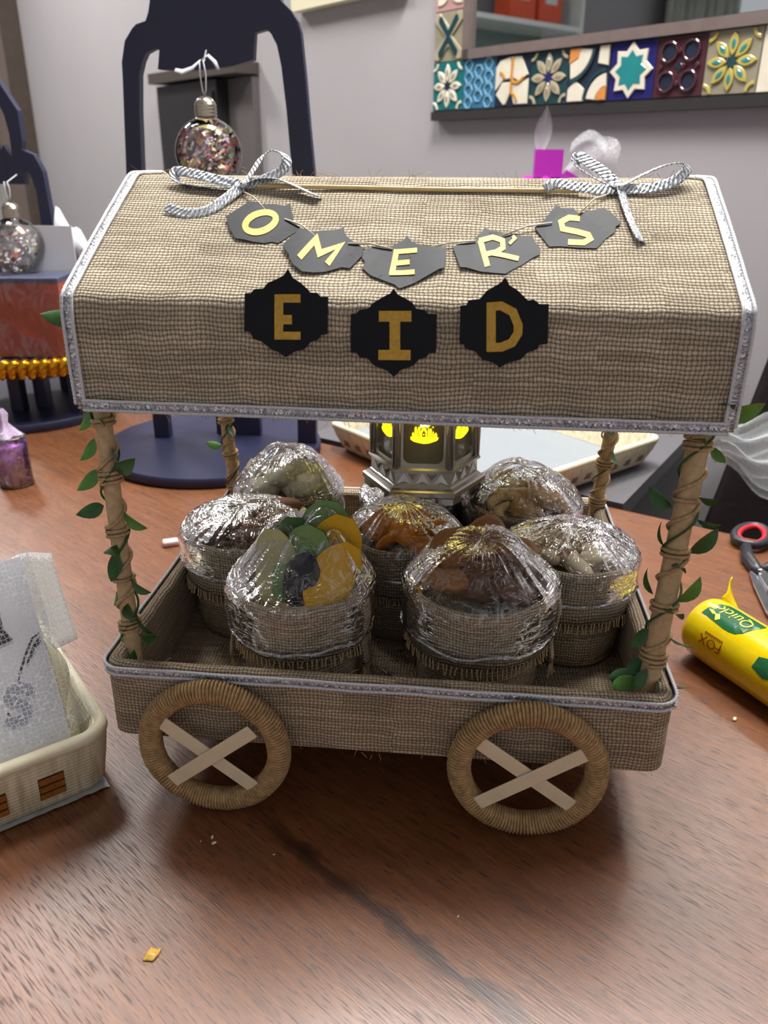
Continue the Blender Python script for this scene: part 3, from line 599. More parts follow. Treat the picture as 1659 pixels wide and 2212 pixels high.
petals_big = [('ivory', 0, .003, [wedge_arc((-1, 1), .55, 1.15, -PI / 2 + .12, -.12, 10), wedge_arc((1, -1), .55, 1.0, PI / 2 + .12, PI - .12, 10), [(-.95, -.95), (-.1, -.95), (-.15, -.5), (-.6, -.2), (-.95, -.5)], [(.5, .95), (.95, .95), (.95, .25), (.45, .35)]]),
              ('orange', 0, .004, [[(-.95, .95), (-.45, .95), (-.5, .6), (-.95, .4)], [(.95, -.95), (.5, -.95), (.55, -.65), (.95, -.45)]]), ('dark_teal', 0, .0045, [wedge_arc((-1, 1), 1.2, 1.32, -PI / 2 + .1, -.1, 10), wedge_arc((1, -1), 1.05, 1.17, PI / 2 + .1, PI - .1, 10)])]
star_tile = [('ivory', 0, .004, [star(8, .96, .70, 0)]), ('sea', .0035, .0046, [star(8, .70, .50, 0)])]
plum_tile = [('ink', 0, .002, [circ(.27, 16, (sx * .45, sy * .48)) for sx in (1, -1) for sy in (1, -1)] + [star(4, .22, .12)]), ('plum', 0, .005, [wedge_arc((sx * .45, sy * .48), .28, .36, 0, 2 * PI - .02, 16) for sx in (1, -1) for sy in (1, -1)] + [circ(.09, 8, p) for p in ((0, .5), (0, -.55), (.75, 0), (-.75, 0), (.2, .0))])]
x_tile = [('sand', 0, .004, [[(-.2, 0), (-.9, .62), (-.9, .92), (-.62, .95), (0, .38), (.62, .95), (.9, .92), (.9, .62), (.2, 0), (.9, -.62), (.9, -.92), (.62, -.95), (0, -.38), (-.62, -.95), (-.9, -.92), (-.9, -.62)]]), ('dark_teal', .0035, .005, [[(-.12, 0), (-.66, .6), (-.62, .8), (-.46, .84), (0, .26), (.46, .84), (.62, .8), (.66, .6), (.12, 0), (.66, -.6), (.62, -.8), (.46, -.84), (0, -.26), (-.46, -.84), (-.62, -.8), (-.66, -.6)]])]
rose_tile = [('ivory', 0, .003, [petal(PI / 4 + PI / 2 * i, .1, 1.1, .3) for i in range(4)]), ('rose', 0, .0045, [star(8, .4, .25)])]
row = [('teal', flower('teal', 'ivory', 'olive_grey', 'ink')), ('blue', honey), ('ink', ivory_vine), ('dark_teal', flower('dark_teal', 'sand', 'olive_grey', 'cobalt')), ('ink', petals_big), ('cobalt', star_tile), ('plum', plum_tile), ('olive_grey', flower('olive_grey', 'straw', 'sea', 'dark_teal')), ('ivory', [('sea', 0, .004, [star(8, .5, .36, 0, (0, .45)), star(8, .5, .36, 0, (0, -.45))])]), ('teal', flower('teal', 'ivory', 'olive_grey', 'ink')), ('cobalt', star_tile)]
for i, (b, m) in enumerate(row): tile(MA0 + TL * i, MZ0, b, m)
colm = [('olive_grey', x_tile), ('rose', rose_tile), ('blue', honey), ('ink', ivory_vine), ('cobalt', star_tile), ('teal', row[0][1])]
for i, (b, m) in enumerate(colm): tile(MA0, MZ0 + TL * (i + 1), b, m)

# cream picture frame whose lower corner shows
pf = thing('picture_frame', room(-1.73, WALLN, .70), 'cream picture frame hung high left of the tiled mirror', 'picture')
pa0, pa1, pz0, pz1 = -1.735, -1.30, .702, 1.25
for (a0, a1, z0, z1) in ((pa0, pa1, pz0, pz0 + .045), (pa0, pa1, pz1 - .045, pz1), (pa0, pa0 + .045, pz0 + .045, pz1 - .045), (pa1 - .045, pa1, pz0 + .045, pz1 - .045)):
    MB().box(room((a0 + a1) / 2, WALLN - .017, (z0 + z1) / 2), (a1 - a0, .03, z1 - z0), RAX).build('frame_bar', M['frame_cream'], pf)
MB().box(room((pa0 + pa1) / 2, WALLN - .008, (pz0 + pz1) / 2), (pa1 - pa0 - .08, .012, pz1 - pz0 - .08), RAX).build('picture', M['white_card'], pf)

# black wall cabinet behind the navy stand
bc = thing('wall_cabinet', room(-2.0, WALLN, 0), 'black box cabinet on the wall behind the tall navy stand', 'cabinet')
MB().box(room(-2.30, WALLN - .032, .25), (.40, .060, .64), RAX).build('body', M['black_cab'], bc)
MB().box(room(-2.235, WALLN - .042, .592), (.56, .080, .03), RAX).build('top_board', simple('top_board', (72, 62, 56), .6), bc)
MB().box(room(-2.30, WALLN - .066, .25), (.37, .008, .58), RAX).build('door', simple('cab_door', (24, 24, 25), .4), bc)
MB().box(room(-2.03, WALLN - .012, .25), (.14, .022, .64), RAX).build('side_or_shadow_panel', simple('cab_wall_shadow', (96, 90, 90), .6), bc)  # grey slab coloured to stand for the soft shadow on the wall

# what the mirror shows: shelf, door and curtain along the left wall
AL = -4.1
sh = thing('display_shelf', room(-4.5, -2.3, 1.2), 'white shelf seen only as a reflection in the mirror', 'shelf')
MB().box(room(-4.30, -2.2, 1.235), (.40, 1.5, .03), RAX).build('board', M['white_gloss'], sh)
MB().box(room(-4.30, -2.96, 1.2), (.40, .03, .9), RAX).build('side_or_shadow_panel', M['white_gloss'], sh)
MB().box(room(-4.48, -2.2, .95), (.02, 1.5, .55), RAX).build('back_panel', simple('teal_grey', (120, 136, 130), .6), sh)
for i, (n0, n1) in enumerate(((-2.24, -2.50), (-2.54, -2.78))):
    t = thing('gift_box', room(-4.25, (n0 + n1) / 2, 1.25), ('orange box on the reflected shelf, nearer the mirror edge', 'orange box on the reflected shelf, beside the white panel')[i], 'box', 'orange boxes on the reflected shelf')
    MB().box(room(-4.22, (n0 + n1) / 2, 1.40), (.14, abs(n1 - n0), .30), RAX).build('carton', M['orange_box'], t)
    MB().box(room(-4.147, (n0 + n1) / 2 + .0, 1.43), (.006, .12, .12), RAX).build('label_patch', M['white_card'], t)
d1_ = struct('door_1', MB().box(room(-4.46, -3.47, .2), (.08, .62, 1.9), RAX), simple('door_paint', (214, 216, 228), .5))
MB().box(room(-4.42, -3.08, .25), (.14, .13, 2.0), RAX).build('door_jamb', M['dark_wood'], d1_)
MB().box(room(-4.42, -3.97, .25), (.14, .37, 2.0), RAX).build('door_jamb', M['jamb_brown'], d1_)
MB().box(room(-4.42, -4.25, .25), (.14, .18, 2.0), RAX).build('door_jamb', M['dark_wood'], d1_)
cu = MB()
def curt(u, v):
    return room(-4.36 + .035 * math.sin(u * 46) + .012 * math.sin(u * 113), -4.36 - 1.1 * u, FLOOR + .03 + (CEIL - FLOOR - .05) * v)
cu.grid(curt, 90, 2)
cuo = cu.build('curtain', M['curtain'], None, True)
tag(cuo, 'pleated pale grey curtain reflected at the right of the mirror', 'curtain')
sm = cuo.modifiers.new('thick', 'SOLIDIFY'); sm.thickness = .004

# ================================================================== dark chair behind the table
ch = thing('dining_chair', tab(.33, .22, FLOOR), 'dark brown leather chair at the far right table edge', 'chair')
def chp(s, d, z): return tab(s, d, z)
def back(u, v, off):
    # slanted leather back: bottom edge set in from the top edge
    s = (.044 + .078 * v) + (.47 - .04 * v) * u
    d = .05 + .30 * v + .03 * math.sin(PI * u)
    return chp(s, d + off, -.33 + .62 * v)
bk = MB()
N1, N2 = 12, 12
for off, fl in ((0, 1), (.045, 0)):
    bk.grid(lambda u, v, off=off: back(u, v, off), N1, N2)
def edge(fn, n):
    bk.grid(fn, n, 1)
edge(lambda u, v: back(u, 1, .045 * v), N1); edge(lambda u, v: back(u, 0, .045 * v), N1); edge(lambda u, v: back(0, u, .045 * v), N2); edge(lambda u, v: back(1, u, .045 * v), N2)
bo = bk.build('backrest', M['leather'], ch, True)
wd = bo.modifiers.new('weld', 'WELD'); wd.merge_threshold = .0005
bv = bo.modifiers.new('bevel', 'BEVEL'); bv.width = .012; bv.segments = 3
seam = MB().tube([back(.3, v, -.003) for v in (.05, .2, .4, .6, .8, .95)], .003).build('seam', M['leather'], ch)
st_ = MB().box(chp(.30, -.14, -.30), (.42, .38, .08), TAX).build('seat', M['leather'], ch)
bv = st_.modifiers.new('bevel', 'BEVEL'); bv.width = .02; bv.segments = 3
for s in (.13, .48):
    for d in (-.30, .02):
        MB().tube([chp(s, d, -.34), chp(s, d, FLOOR)], [.02, .014], 8).build('leg', M['dark_wood'], ch)
# gauze bag thrown over the chair
def gz(u, v):
    p = V((.3036, .5393, .0724)).lerp(V((.62, .60, .142)), u)
    q = V((.3331, .5365, .0591)).lerp(V((.60, .476, -.14)), u)
    r = p.lerp(q, v)
    return r + V((0, 0, .018 * math.sin(PI * v) * (0.2 + u) + .006 * math.sin(v * 17 + u * 5) + .004 * math.sin(u * 31)))
g = MB().grid(gz, 30, 24, lambda a, b: (a * .3, b * .15))
g.grid(lambda u, v: gz(u, v) + V((0.006, .008, -.014 - .01 * math.sin(PI * v))), 30, 24, lambda a, b: (a * .3 + .5, b * .15))
go = g.build('gauze_bag', net_mat('gauze', 420, .2, (200, 204, 206), .6, .4), None, True)
tag(go, 'white gauze bag lying over the dark chair at right', 'bag')

# ================================================================== the burlap cart
CART = thing('snack_cart', (0, .14, 0), 'burlap covered toy cart with arched roof, letter tags and twine wheels', 'cart')
ZT, ZB, DEP, HW = .0922, .0411, .285, .16
def rrect(x0, x1, y0, y1, r, n=5):
    out = []
    for cx, cy, a in ((x1 - r, y0 + r, -PI / 2), (x1 - r, y1 - r, 0), (x0 + r, y1 - r, PI / 2), (x0 + r, y0 + r, PI)):
        for i in range(n + 1): out.append((cx + r * math.cos(a + PI / 2 * i / n), cy + r * math.sin(a + PI / 2 * i / n)))
    return out
# tray: outer wall, rolled rim, inner wall, floor
tr = MB()
prof = [(0.004, ZB), (0.0, ZB + .003), (0.0, ZT - .004), (.0012, ZT - .001), (.004, ZT), (.0075, ZT - .001), (.009, ZT - .004), (.009, ZB + .008), (.010, ZB + .006)]
rings = []
base_len = 0
for ins_, z in prof:
    p = rrect(-HW + ins_, HW - ins_, ins_, DEP - ins_, max(.011 - ins_, .003), 5)
    rings.append([V((x, y, z)) for x, y in p])
n = len(rings[0]); vs = [v for r in rings for v in r]; F = []; U = []
cum = [0]
for i in range(n): cum.append(cum[-1] + (rings[1][(i + 1) % n] - rings[1][i]).length)
vl = [0]
for i in range(1, len(prof)): vl.append(vl[-1] + math.hypot(prof[i][0] - prof[i - 1][0], prof[i][1] - prof[i - 1][1]))
for r in range(len(prof) - 1):
    for i in range(n):
        j = (i + 1) % n
        F.append((r * n + i, r * n + j, (r + 1) * n + j, (r + 1) * n + i)); U.append([(cum[i], vl[r]), (cum[i + 1], vl[r]), (cum[i + 1], vl[r + 1]), (cum[i], vl[r + 1])])
k = (len(prof) - 1) * n
F.append(tuple(k + i for i in range(n))); U.append([(rings[-1][i].x, rings[-1][i].y) for i in range(n)])
F.append(tuple(range(n))[::-1]); U.append([(rings[0][i].x, rings[0][i].y) for i in range(n)][::-1])
tr.add(vs, F, U)
tray = tr.build('tray', M['tray_burlap'], CART, True, auto=50)

# roof: bent sheet
FY, FZ0, FZ1, RY, RZ, BFY = .0326, .2324, .2906, .1403, .3466, .296
XL, XR = -.1677, .1733
out_p = [(FY, FZ0), (FY - .0006, FZ0 + .02), (FY - .0006, FZ1 - .012), (FY, FZ1 - .005), (FY + .0015, FZ1 + .0005), (FY + .006, FZ1 + .0035)]
for i in range(1, 8):
    t = i / 8; out_p.append((FY + (RY - FY) * t, FZ1 + (RZ - FZ1) * t + .001 * math.sin(PI * t)))
out_p += [(RY - .005, RZ - .0022), (RY, RZ - .0004), (RY + .006, RZ), (RY + .04, RZ), (RY + .046, RZ - .0008), (BFY - .006, FZ1 + .003), (BFY - .001, FZ1), (BFY, FZ1 - .005), (BFY, FZ0)]
def inset(pts, d):
    res = []
    for i, p in enumerate(pts):
        a = V(pts[max(0, i - 1)]); b = V(pts[min(len(pts) - 1, i + 1)]); t = (b - a).normalized()
        res.append((p[0] + t.y * d, p[1] - t.x * d))
    return res
in_p = inset(out_p, .0035)
rf = MB(); NX = 40
acc = [0]
for i in range(1, len(out_p)): acc.append(acc[-1] + math.hypot(out_p[i][0] - out_p[i - 1][0], out_p[i][1] - out_p[i - 1][1]))
def wav(x, i): return .0009 * noise.noise(V((x * 18, i * .35, 2)))
for pr, sg in ((out_p, 1), (in_p, -1)):
    vs = [V((XL + (XR - XL) * k / NX, y + wav(XL + (XR - XL) * k / NX, i) * .4, z + wav(XL + (XR - XL) * k / NX, i))) for i, (y, z) in enumerate(pr) for k in range(NX + 1)]
    F = []; U = []
    for i in range(len(pr) - 1):
        for k in range(NX):
            a, b, c, d = i * (NX + 1) + k, i * (NX + 1) + k + 1, (i + 1) * (NX + 1) + k + 1, (i + 1) * (NX + 1) + k
            F.append((a, b, c, d) if sg > 0 else (d, c, b, a))
            xs = (XR - XL) / NX; q = [(k * xs, acc[i]), ((k + 1) * xs, acc[i]), ((k + 1) * xs, acc[i + 1]), (k * xs, acc[i + 1])]
            U.append(q if sg > 0 else q[::-1])
    rf.add(vs, F, U)
m_ = len(out_p)
for x in (0, NX):
    F = []; b0 = 0; b1 = m_ * (NX + 1)
    for i in range(m_ - 1):
        q = (b0 + i * (NX + 1) + x, b0 + (i + 1) * (NX + 1) + x, b1 + (i + 1) * (NX + 1) + x, b1 + i * (NX + 1) + x)
        rf.f.append(list(q if x == 0 else q[::-1])); rf.mi.append(0); rf.uv.append([(acc[i], 0), (acc[i + 1], 0), (acc[i + 1], .003), (acc[i], .003)])
for i in (0, m_ - 1):
    for k in range(NX):
        q = (i * (NX + 1) + k, b1 + i * (NX + 1) + k, b1 + i * (NX + 1) + k + 1, i * (NX + 1) + k + 1)
        rf.f.append(list(q if i == 0 else q[::-1])); rf.mi.append(0); rf.uv.append([(k * .008, 0), (k * .008, .003), (k * .008 + .008, .003), (k * .008 + .008, 0)])
roof = rf.build('roof', M['roof_burlap'], CART, True, auto=60)

# braided silver trims: a flat glitter band between two white cords
def densify(path, step):
    out = []
    for i in range(len(path) - 1):
        a, b = V(path[i]), V(path[i + 1]); k = max(1, int((b - a).length / step))
        for j in range(k): out.append(a.lerp(b, j / k))
    out.append(V(path[-1])); return out
def trim(path, nrm, wid, name='braid_trim', closed=False):
    """path: points on the surface; nrm(p, i): outward normal"""
    path = densify(path, .0011)
    n = len(path); band = MB(); cords = [[], []]
    vs = []; U = []; F = []; acc_ = 0
    for i, p in enumerate(path):
        a = path[max(0, i - 1)]; b = path[min(n - 1, i + 1)]; t = (b - a).normalized(); nn = V(nrm(p, i)).normalized(); s = t.cross(nn).normalized()
        w = wid * (1 + .06 * noise.noise(p * 60))
        if i: acc_ += (p - path[i - 1]).length
        for kk, (sx, h) in enumerate(((-.5, .0006), (-.25, .0014), (0, .0011 + .0003 * (i % 2)), (.25, .0014), (.5, .0006))):
            vs.append(p + s * (sx * w) + nn * h)
        hh = .0013 + .0004 * (i % 2)
        cords[0].append(p - s * (w * .47) + nn * hh + s * (.0002 * (i % 2))); cords[1].append(p + s * (w * .47) + nn * hh - s * (.0002 * (i % 2)))
        if i:
            for kk in range(4):
                F.append(((i - 1) * 5 + kk, (i - 1) * 5 + kk + 1, i * 5 + kk + 1, i * 5 + kk))
                q0 = acc_ - .0011
                U.append([(q0, kk * .001), (q0, kk * .001 + .001), (acc_, kk * .001 + .001), (acc_, kk * .001)])
    band.add(vs, F, U)
    o = band.build(name, M['braid'], CART, True)
    for c in cords:
        MB().tube(c, [.00085 + .00028 * (i % 2) for i in range(len(c))], 5).build('edge_cord', M['cord'], o, True)
    return o
# around the tray rim
zt = ZT - .0035
rim = rrect(-HW, HW, 0, DEP, .011, 5)
k0 = 12
tray_path = [(x, y, zt + .0012 * noise.noise(V((x * 22, y * 22, 0)))) for x, y in [rim[(i + 12) % len(rim)] for i in range(len(rim))] ]
tray_path.append(tray_path[0])
tray_path = densify(tray_path, .012)
tray_path = [V((p.x, p.y, zt + .0007 * noise.noise(V((p.x * 30, p.y * 30, 0))))) for p in tray_path]
def tn(p, i):
    x = max(abs(p.x) - (HW - .011), 0) * (1 if p.x > 0 else -1); y = (p.y - DEP + .011) if p.y > DEP - .011 else (p.y - .011 if p.y < .011 else 0)
    v = V((x, y, 0)); return v if v.length > 1e-6 else V((0, -1, 0))
trim(tray_path, tn, .0050)
# along the lower front edge and up both ends of the roof
trim([(XL + .004, FY - .0008, FZ0 + .0028), (-.06, FY - .001, FZ0 + .0027), (.06, FY - .001, FZ0 + .0022), (XR - .003, FY - .0008, FZ0 + .0024)], lambda p, i: (0, -1, 0), .0056)
outv = [V((0, y, z)) for y, z in out_p]
def on(p, i):
    best = min(range(len(outv) - 1), key=lambda k: abs((V((0, p.y, p.z)) - outv[k]).length + (V((0, p.y, p.z)) - outv[k + 1]).length - (outv[k + 1] - outv[k]).length))
    t = (outv[best + 1] - outv[best]).normalized(); return V((0, -t.z, t.y))
for x in (XL + .0026, XR - .0026):
    trim([(x, y, z + (.003 if i == 0 else 0)) for i, (y, z) in enumerate(out_p)], on, .0056)

# frayed fibres standing off the roof and tray
fb = MB()
def hair(p, d, L, r=.00011):
    d = V(d).normalized(); sd = d.orthogonal().normalized(); a = random.uniform(0, 6.28)
    sd = (sd * math.cos(a) + d.cross(sd) * math.sin(a))
    pts = [V(p) + d * (L * t) + sd * (L * .45 * t * t) + V((0, 0, -L * .25 * t ** 3)) for t in (0, .3, .6, .85, 1)]
    w = sd.cross(d).normalized() * r
    vs = []
    for q in pts: vs += [q - w, q + w]
    fb.add(vs, [(2 * i, 2 * i + 1, 2 * i + 3, 2 * i + 2) for i in range(4)])
for _ in range(150): hair((random.uniform(XL, XR), RY + random.uniform(-.004, .012), RZ), (random.uniform(-1, 1), random.uniform(-.6, .3), random.uniform(.2, 1)), random.uniform(.002, .009))
for _ in range(110): hair((random.uniform(XL, XR), FY, FZ0), (random.uniform(-1, 1), random.uniform(-.6, .1), random.uniform(-1, -.2)), random.uniform(.0015, .005))
for _ in range(130):
    t = random.random(); hair((random.uniform(XL, XR), FY + (RY - FY) * t * .9, FZ1 + (RZ - FZ1) * t * .9 + .001), (random.uniform(-1, 1), random.uniform(-.5, .5), random.uniform(.1, .6)), random.uniform(.002, .006))
for _ in range(60): hair((random.choice((XL - .001, XR + .001)), FY + random.random() * .1, FZ0 + random.random() * .06), (random.uniform(-1, 1), -.5, random.uniform(-.6, .6)), random.uniform(.002, .006))
for _ in range(90): hair((random.uniform(-HW, HW), random.uniform(0, .009), ZT), (random.uniform(-1, 1), random.uniform(-1, 1), random.uniform(0, .6)), random.uniform(.0015, .006))
for _ in range(40): hair((random.uniform(-HW, HW), 0, random.uniform(ZB, ZB + .004)), (random.uniform(-1, 1), -.4, -.5), random.uniform(.0015, .004))
fb.build('loose_fibres', M['fringe'], CART, kind='stuff')

# letter tags
SD = (V((0, RY, RZ)) - V((0, FY, FZ1))).normalized(); SN = V((0, -SD.z, SD.y)); SO = V((0, FY, FZ1))
lab = {'O': 'black tag with gold letter O', 'M': 'black tag with gold letter M', 'E2': 'black tag with gold letter E on the string', 'R': "black tag with gold letter R and apostrophe", 'S': 'black tag with gold letter S', 'E': 'large black tag with gold letter E', 'I': 'large black tag with gold letter I', 'D': 'large black tag with gold letter D'}
for key in ('O', 'M', 'E2', 'R', 'S', 'E', 'I', 'D'):
    d = DATA['tags'][key]
    vert = d['plane'] == 'v'
    poly = d['out']; cx = sum(p[0] for p in poly) / len(poly); cy = sum(p[1] for p in poly) / len(poly)
    ar = sum(poly[i][0] * poly[(i + 1) % len(poly)][1] - poly[(i + 1) % len(poly)][0] * poly[i][1] for i in range(len(poly)))
    if ar < 0: poly = poly[::-1]
    if vert:
        def P(x, y, h): return V((x, .0306 - h, y))
    else:
        ph = random.uniform(0, 6)
        def P(x, y, h, cx=cx, cy=cy, ph=ph):   # card lifts and buckles a little off the slope
            dx, dy = (x - cx) / .022, (y - cy) / .022
            cr = .0012 + .0007 * math.sin(2.2 * dx + ph) + .0006 * math.cos(1.8 * dy + ph * 2) + .0004 * dx * dx
            return SO + V((x, 0, 0)) + SD * y + SN * (max(.0009, cr) + h)
    b = MB(); n = len(poly)
    ringsN = 5
    def lay(h):
        vs = [P(cx, cy, h)]
        for r in range(1, ringsN + 1):
            for p in poly: vs.append(P(cx + (p[0] - cx) * r / ringsN, cy + (p[1] - cy) * r / ringsN, h))
        return vs
    def fcs(flip, o):
        F = []
        for i in range(n):
            F.append((o, o + 1 + i, o + 1 + (i + 1) % n))
            for r in range(ringsN - 1):
                a = o + 1 + r * n + i; a2 = o + 1 + r * n + (i + 1) % n; F.append((a, a + n, a2 + n, a2))
        return [f[::-1] for f in F] if flip else F
    topv = lay(.0005); botv = lay(0)
    F = fcs(False, 0) + fcs(True, len(topv))
    eb = 1 + (ringsN - 1) * n
    for i in range(n):
        j = (i + 1) % n; F.append((len(topv) + eb + i, len(topv) + eb + j, eb + j, eb + i))
    b.add(topv + botv, F)
    tg = b.build('letter_tag', M['card'], CART, False, label=lab[key])
    lb = MB()
    for si_, (L, R_) in enumerate(d['strokes']):
        eh = si_ * .00006
        pts = []
        sub = 4
        LL = []; RR = []
        for i in range(len(L) - 1):
            for q in range(sub):
                t = q / sub
                LL.append([L[i][0] + (L[i + 1][0] - L[i][0]) * t, L[i][1] + (L[i + 1][1] - L[i][1]) * t]); RR.append([R_[i][0] + (R_[i + 1][0] - R_[i][0]) * t, R_[i][1] + (R_[i + 1][1] - R_[i][1]) * t])
        LL.append(L[-1]); RR.append(R_[-1])
        vs = []
        for a, c in zip(LL, RR): vs += [P(a[0], a[1], .0006), P(c[0], c[1], .0006), P(a[0], a[1], .00082 + eh), P(c[0], c[1], .00082 + eh)]
        F = []
        for i in range(len(LL) - 1):
            o = 4 * i; F += [(o + 2, o + 6, o + 7, o + 3), (o, o + 4, o + 6, o + 2), (o + 1, o + 3, o + 7, o + 5)]
        e = 4 * (len(LL) - 1); F += [(0, 2, 3, 1), (e, e + 1, e + 3, e + 2)]
        lb.add(vs, F)
    lb.build('letter', M['gold_paint'], tg)
sgm = MB()
def SP(x, s, h): return SO + V((x, 0, 0)) + SD * s + SN * h
for seg in DATA['string']:
    sgm.tube([SP(p[0], p[1], .003 if 0 < i < len(seg) - 1 else .0022) for i, p in enumerate(seg)], .0005, 6)
sgm.build('banner_string', M['string'], CART, True)
(ax_, as_), (bx_, bs_) = DATA['stick']
MB().tube([SP(ax_ + (bx_ - ax_) * i / 8, as_ + (bs_ - as_) * i / 8, .0019 + .0002 * math.sin(i)) for i in range(9)], .0013, 8).build('bamboo_stick', M['bamboo'], CART, True)
def ribbon(pts, w, name, parent):
    P3 = [SP(*p) for p in pts]
    # smooth the path
    path = []
    for i in range(len(P3) - 1):
        p0, p1, p2, p3 = P3[max(i - 1, 0)], P3[i], P3[i + 1], P3[min(i + 2, len(P3) - 1)]
        for q in range(8):
            t = q / 8; path.append(.5 * ((2 * p1) + (p2 - p0) * t + (2 * p0 - 5 * p1 + 4 * p2 - p3) * t * t + (3 * p1 - p0 - 3 * p2 + p3) * t ** 3))
    path.append(P3[-1])
    b = MB(); vs = []; F = []; U = []; acc_ = 0
    tilt = V((0, -.35, 1)).normalized()
    for i, p in enumerate(path):
        t = (path[min(i + 1, len(path) - 1)] - path[max(i - 1, 0)])
        t = t.normalized() if t.length > 1e-9 else V((1, 0, 0))
        s = t.cross(tilt.cross(t).normalized() * .0 + SN).normalized()
        s = (s * .85 + tilt * .5); s = (s - t * s.dot(t)).normalized()
        nn = s.cross(t)
        if i: acc_ += (p - path[i - 1]).length
        rg = .0003 * (1 if i % 2 else -1)
        for kk, sx in enumerate((-.5, -.3, 0, .3, .5)):
            vs.append(p + s * (sx * w) + nn * (rg if kk in (1, 3) else 0))
        if i:
            for kk in range(4):
                F.append(((i - 1) * 5 + kk, (i - 1) * 5 + kk + 1, i * 5 + kk + 1, i * 5 + kk)); U.append([(acc_ - .001, kk * .0012), (acc_ - .001, kk * .0012 + .0012), (acc_, kk * .0012 + .0012), (acc_, kk * .0012)])
    b.add(vs, F, U)
    o = b.build(name, M['ribbon'], parent, True)
    sm = o.modifiers.new('thick', 'SOLIDIFY'); sm.thickness = .0006; sm.offset = 0
    return o
for key in ('bowL', 'bowR'):
    d = DATA[key]; kn = SP(d['knot'][0], d['knot'][1], .0045)
    b = MB()
    for a in range(6):
        for e in range(5): pass
    b.lathe([(.0008, -.0022), (.0022, -.0014), (.0026, 0), (.0022, .0014), (.0008, .0022)], kn, 12, cap0=True, cap1=True, axes=(V((0, 0, 1)), V((0, 1, 0)), V((1, 0, 0))))
    ko = b.build('ribbon_bow', M['braid'], CART, True, label='silver ribbon bow tied at the %s end of the stick' % ('left' if key == 'bowL' else 'right'))
    for i, s in enumerate(d['strips']): ribbon([(p[0], p[1], .0022 + (p[2] - .002) * .7) for p in s], .0060, 'loop' if i < 2 else 'tail', ko)

# wheels: twine wound round a ring, crossed by two flat sticks
RT, RC = .0062, .0379
def wheel_coil():
    b = MB(); turns = 128; per = 9; path = []; rr = []
    for i in range(turns * per):
        a = 2 * PI * i / (turns * per); th = 2 * PI * (i % per) / per
        jit = .00035 * noise.noise(V((a * 30, 0, 0)))
        r = RC + (RT + jit) * math.cos(th); path.append(V((r * math.cos(a), (RT + jit) * math.sin(th), r * math.sin(a)))); rr.append(.00095)
    b.tube(path, rr, 5, closed=True)
    # solid core
    vs = []; F = []
    A, B = 48, 8
    for i in range(A):
        for j in range(B):
            a = 2 * PI * i / A; th = 2 * PI * j / B; r = RC + (RT - .0002) * math.cos(th); vs.append((r * math.cos(a), (RT - .0002) * math.sin(th), r * math.sin(a)))
    for i in range(A):
        for j in range(B): F.append((i * B + j, ((i + 1) % A) * B + j, ((i + 1) % A) * B + (j + 1) % B, i * B + (j + 1) % B))
    b.add(vs, F)
    return b
proto = None
wy = -RT - .0012
for i, (wd_, wyy) in enumerate(((DATA['wheels'][0], wy), (DATA['wheels'][1], wy), (DATA['wheels'][0], DEP - wy), (DATA['wheels'][1], DEP - wy))):
    loc = V((wd_['x'], wyy, .0455))
    if proto is None:
        ORGsave = ORG[CART.name]; ORG[CART.name] = V((0, 0, 0))
        proto = wheel_coil().build('wheel', M['wheel_twine'], CART, True); ORG[CART.name] = ORGsave; w = proto
    else:
        w = link_copy(proto, CART)
    w.location = loc - ORG[CART.name]
    if i in (1, 3): w.rotation_euler = (0, .7, 0)
    w['label'] = ('left front wheel', 'right front wheel', 'left rear wheel', 'right rear wheel')[i]
    ORG[w.name] = loc
    w_rot = w.rotation_euler.copy()
    for q, (a, c) in enumerate(wd_['sp']):
        a = V((a[0], 0, a[1])); c = V((c[0], 0, c[1])); a = a * min(1, .0345 / a.length); c = c * min(1, .0345 / c.length); L = (c - a).length; d = (c - a).normalized()
        # lengthen so that both ends press into the ring
        d2 = V((d.x, 0, d.z)); side = V((0, 1, 0)).cross(d2)
        b = MB().box(V((0, 0, 0)), (L, .0016, .0088), (d2, V((0, 1, 0)), side))
        so = b.build('spoke', M['spoke'], None); so.parent = w
        so.matrix_parent_inverse = w_rot.to_matrix().to_4x4().inverted()
        so.location = (a + c) / 2 + V((0, (-.0032 if q == 0 else -.0052) if wyy < .1 else (.0032 if q == 0 else .0052), 0))
        bvm = so.modifiers.new('bevel', 'BEVEL'); bvm.width = .0005; bvm.segments = 1

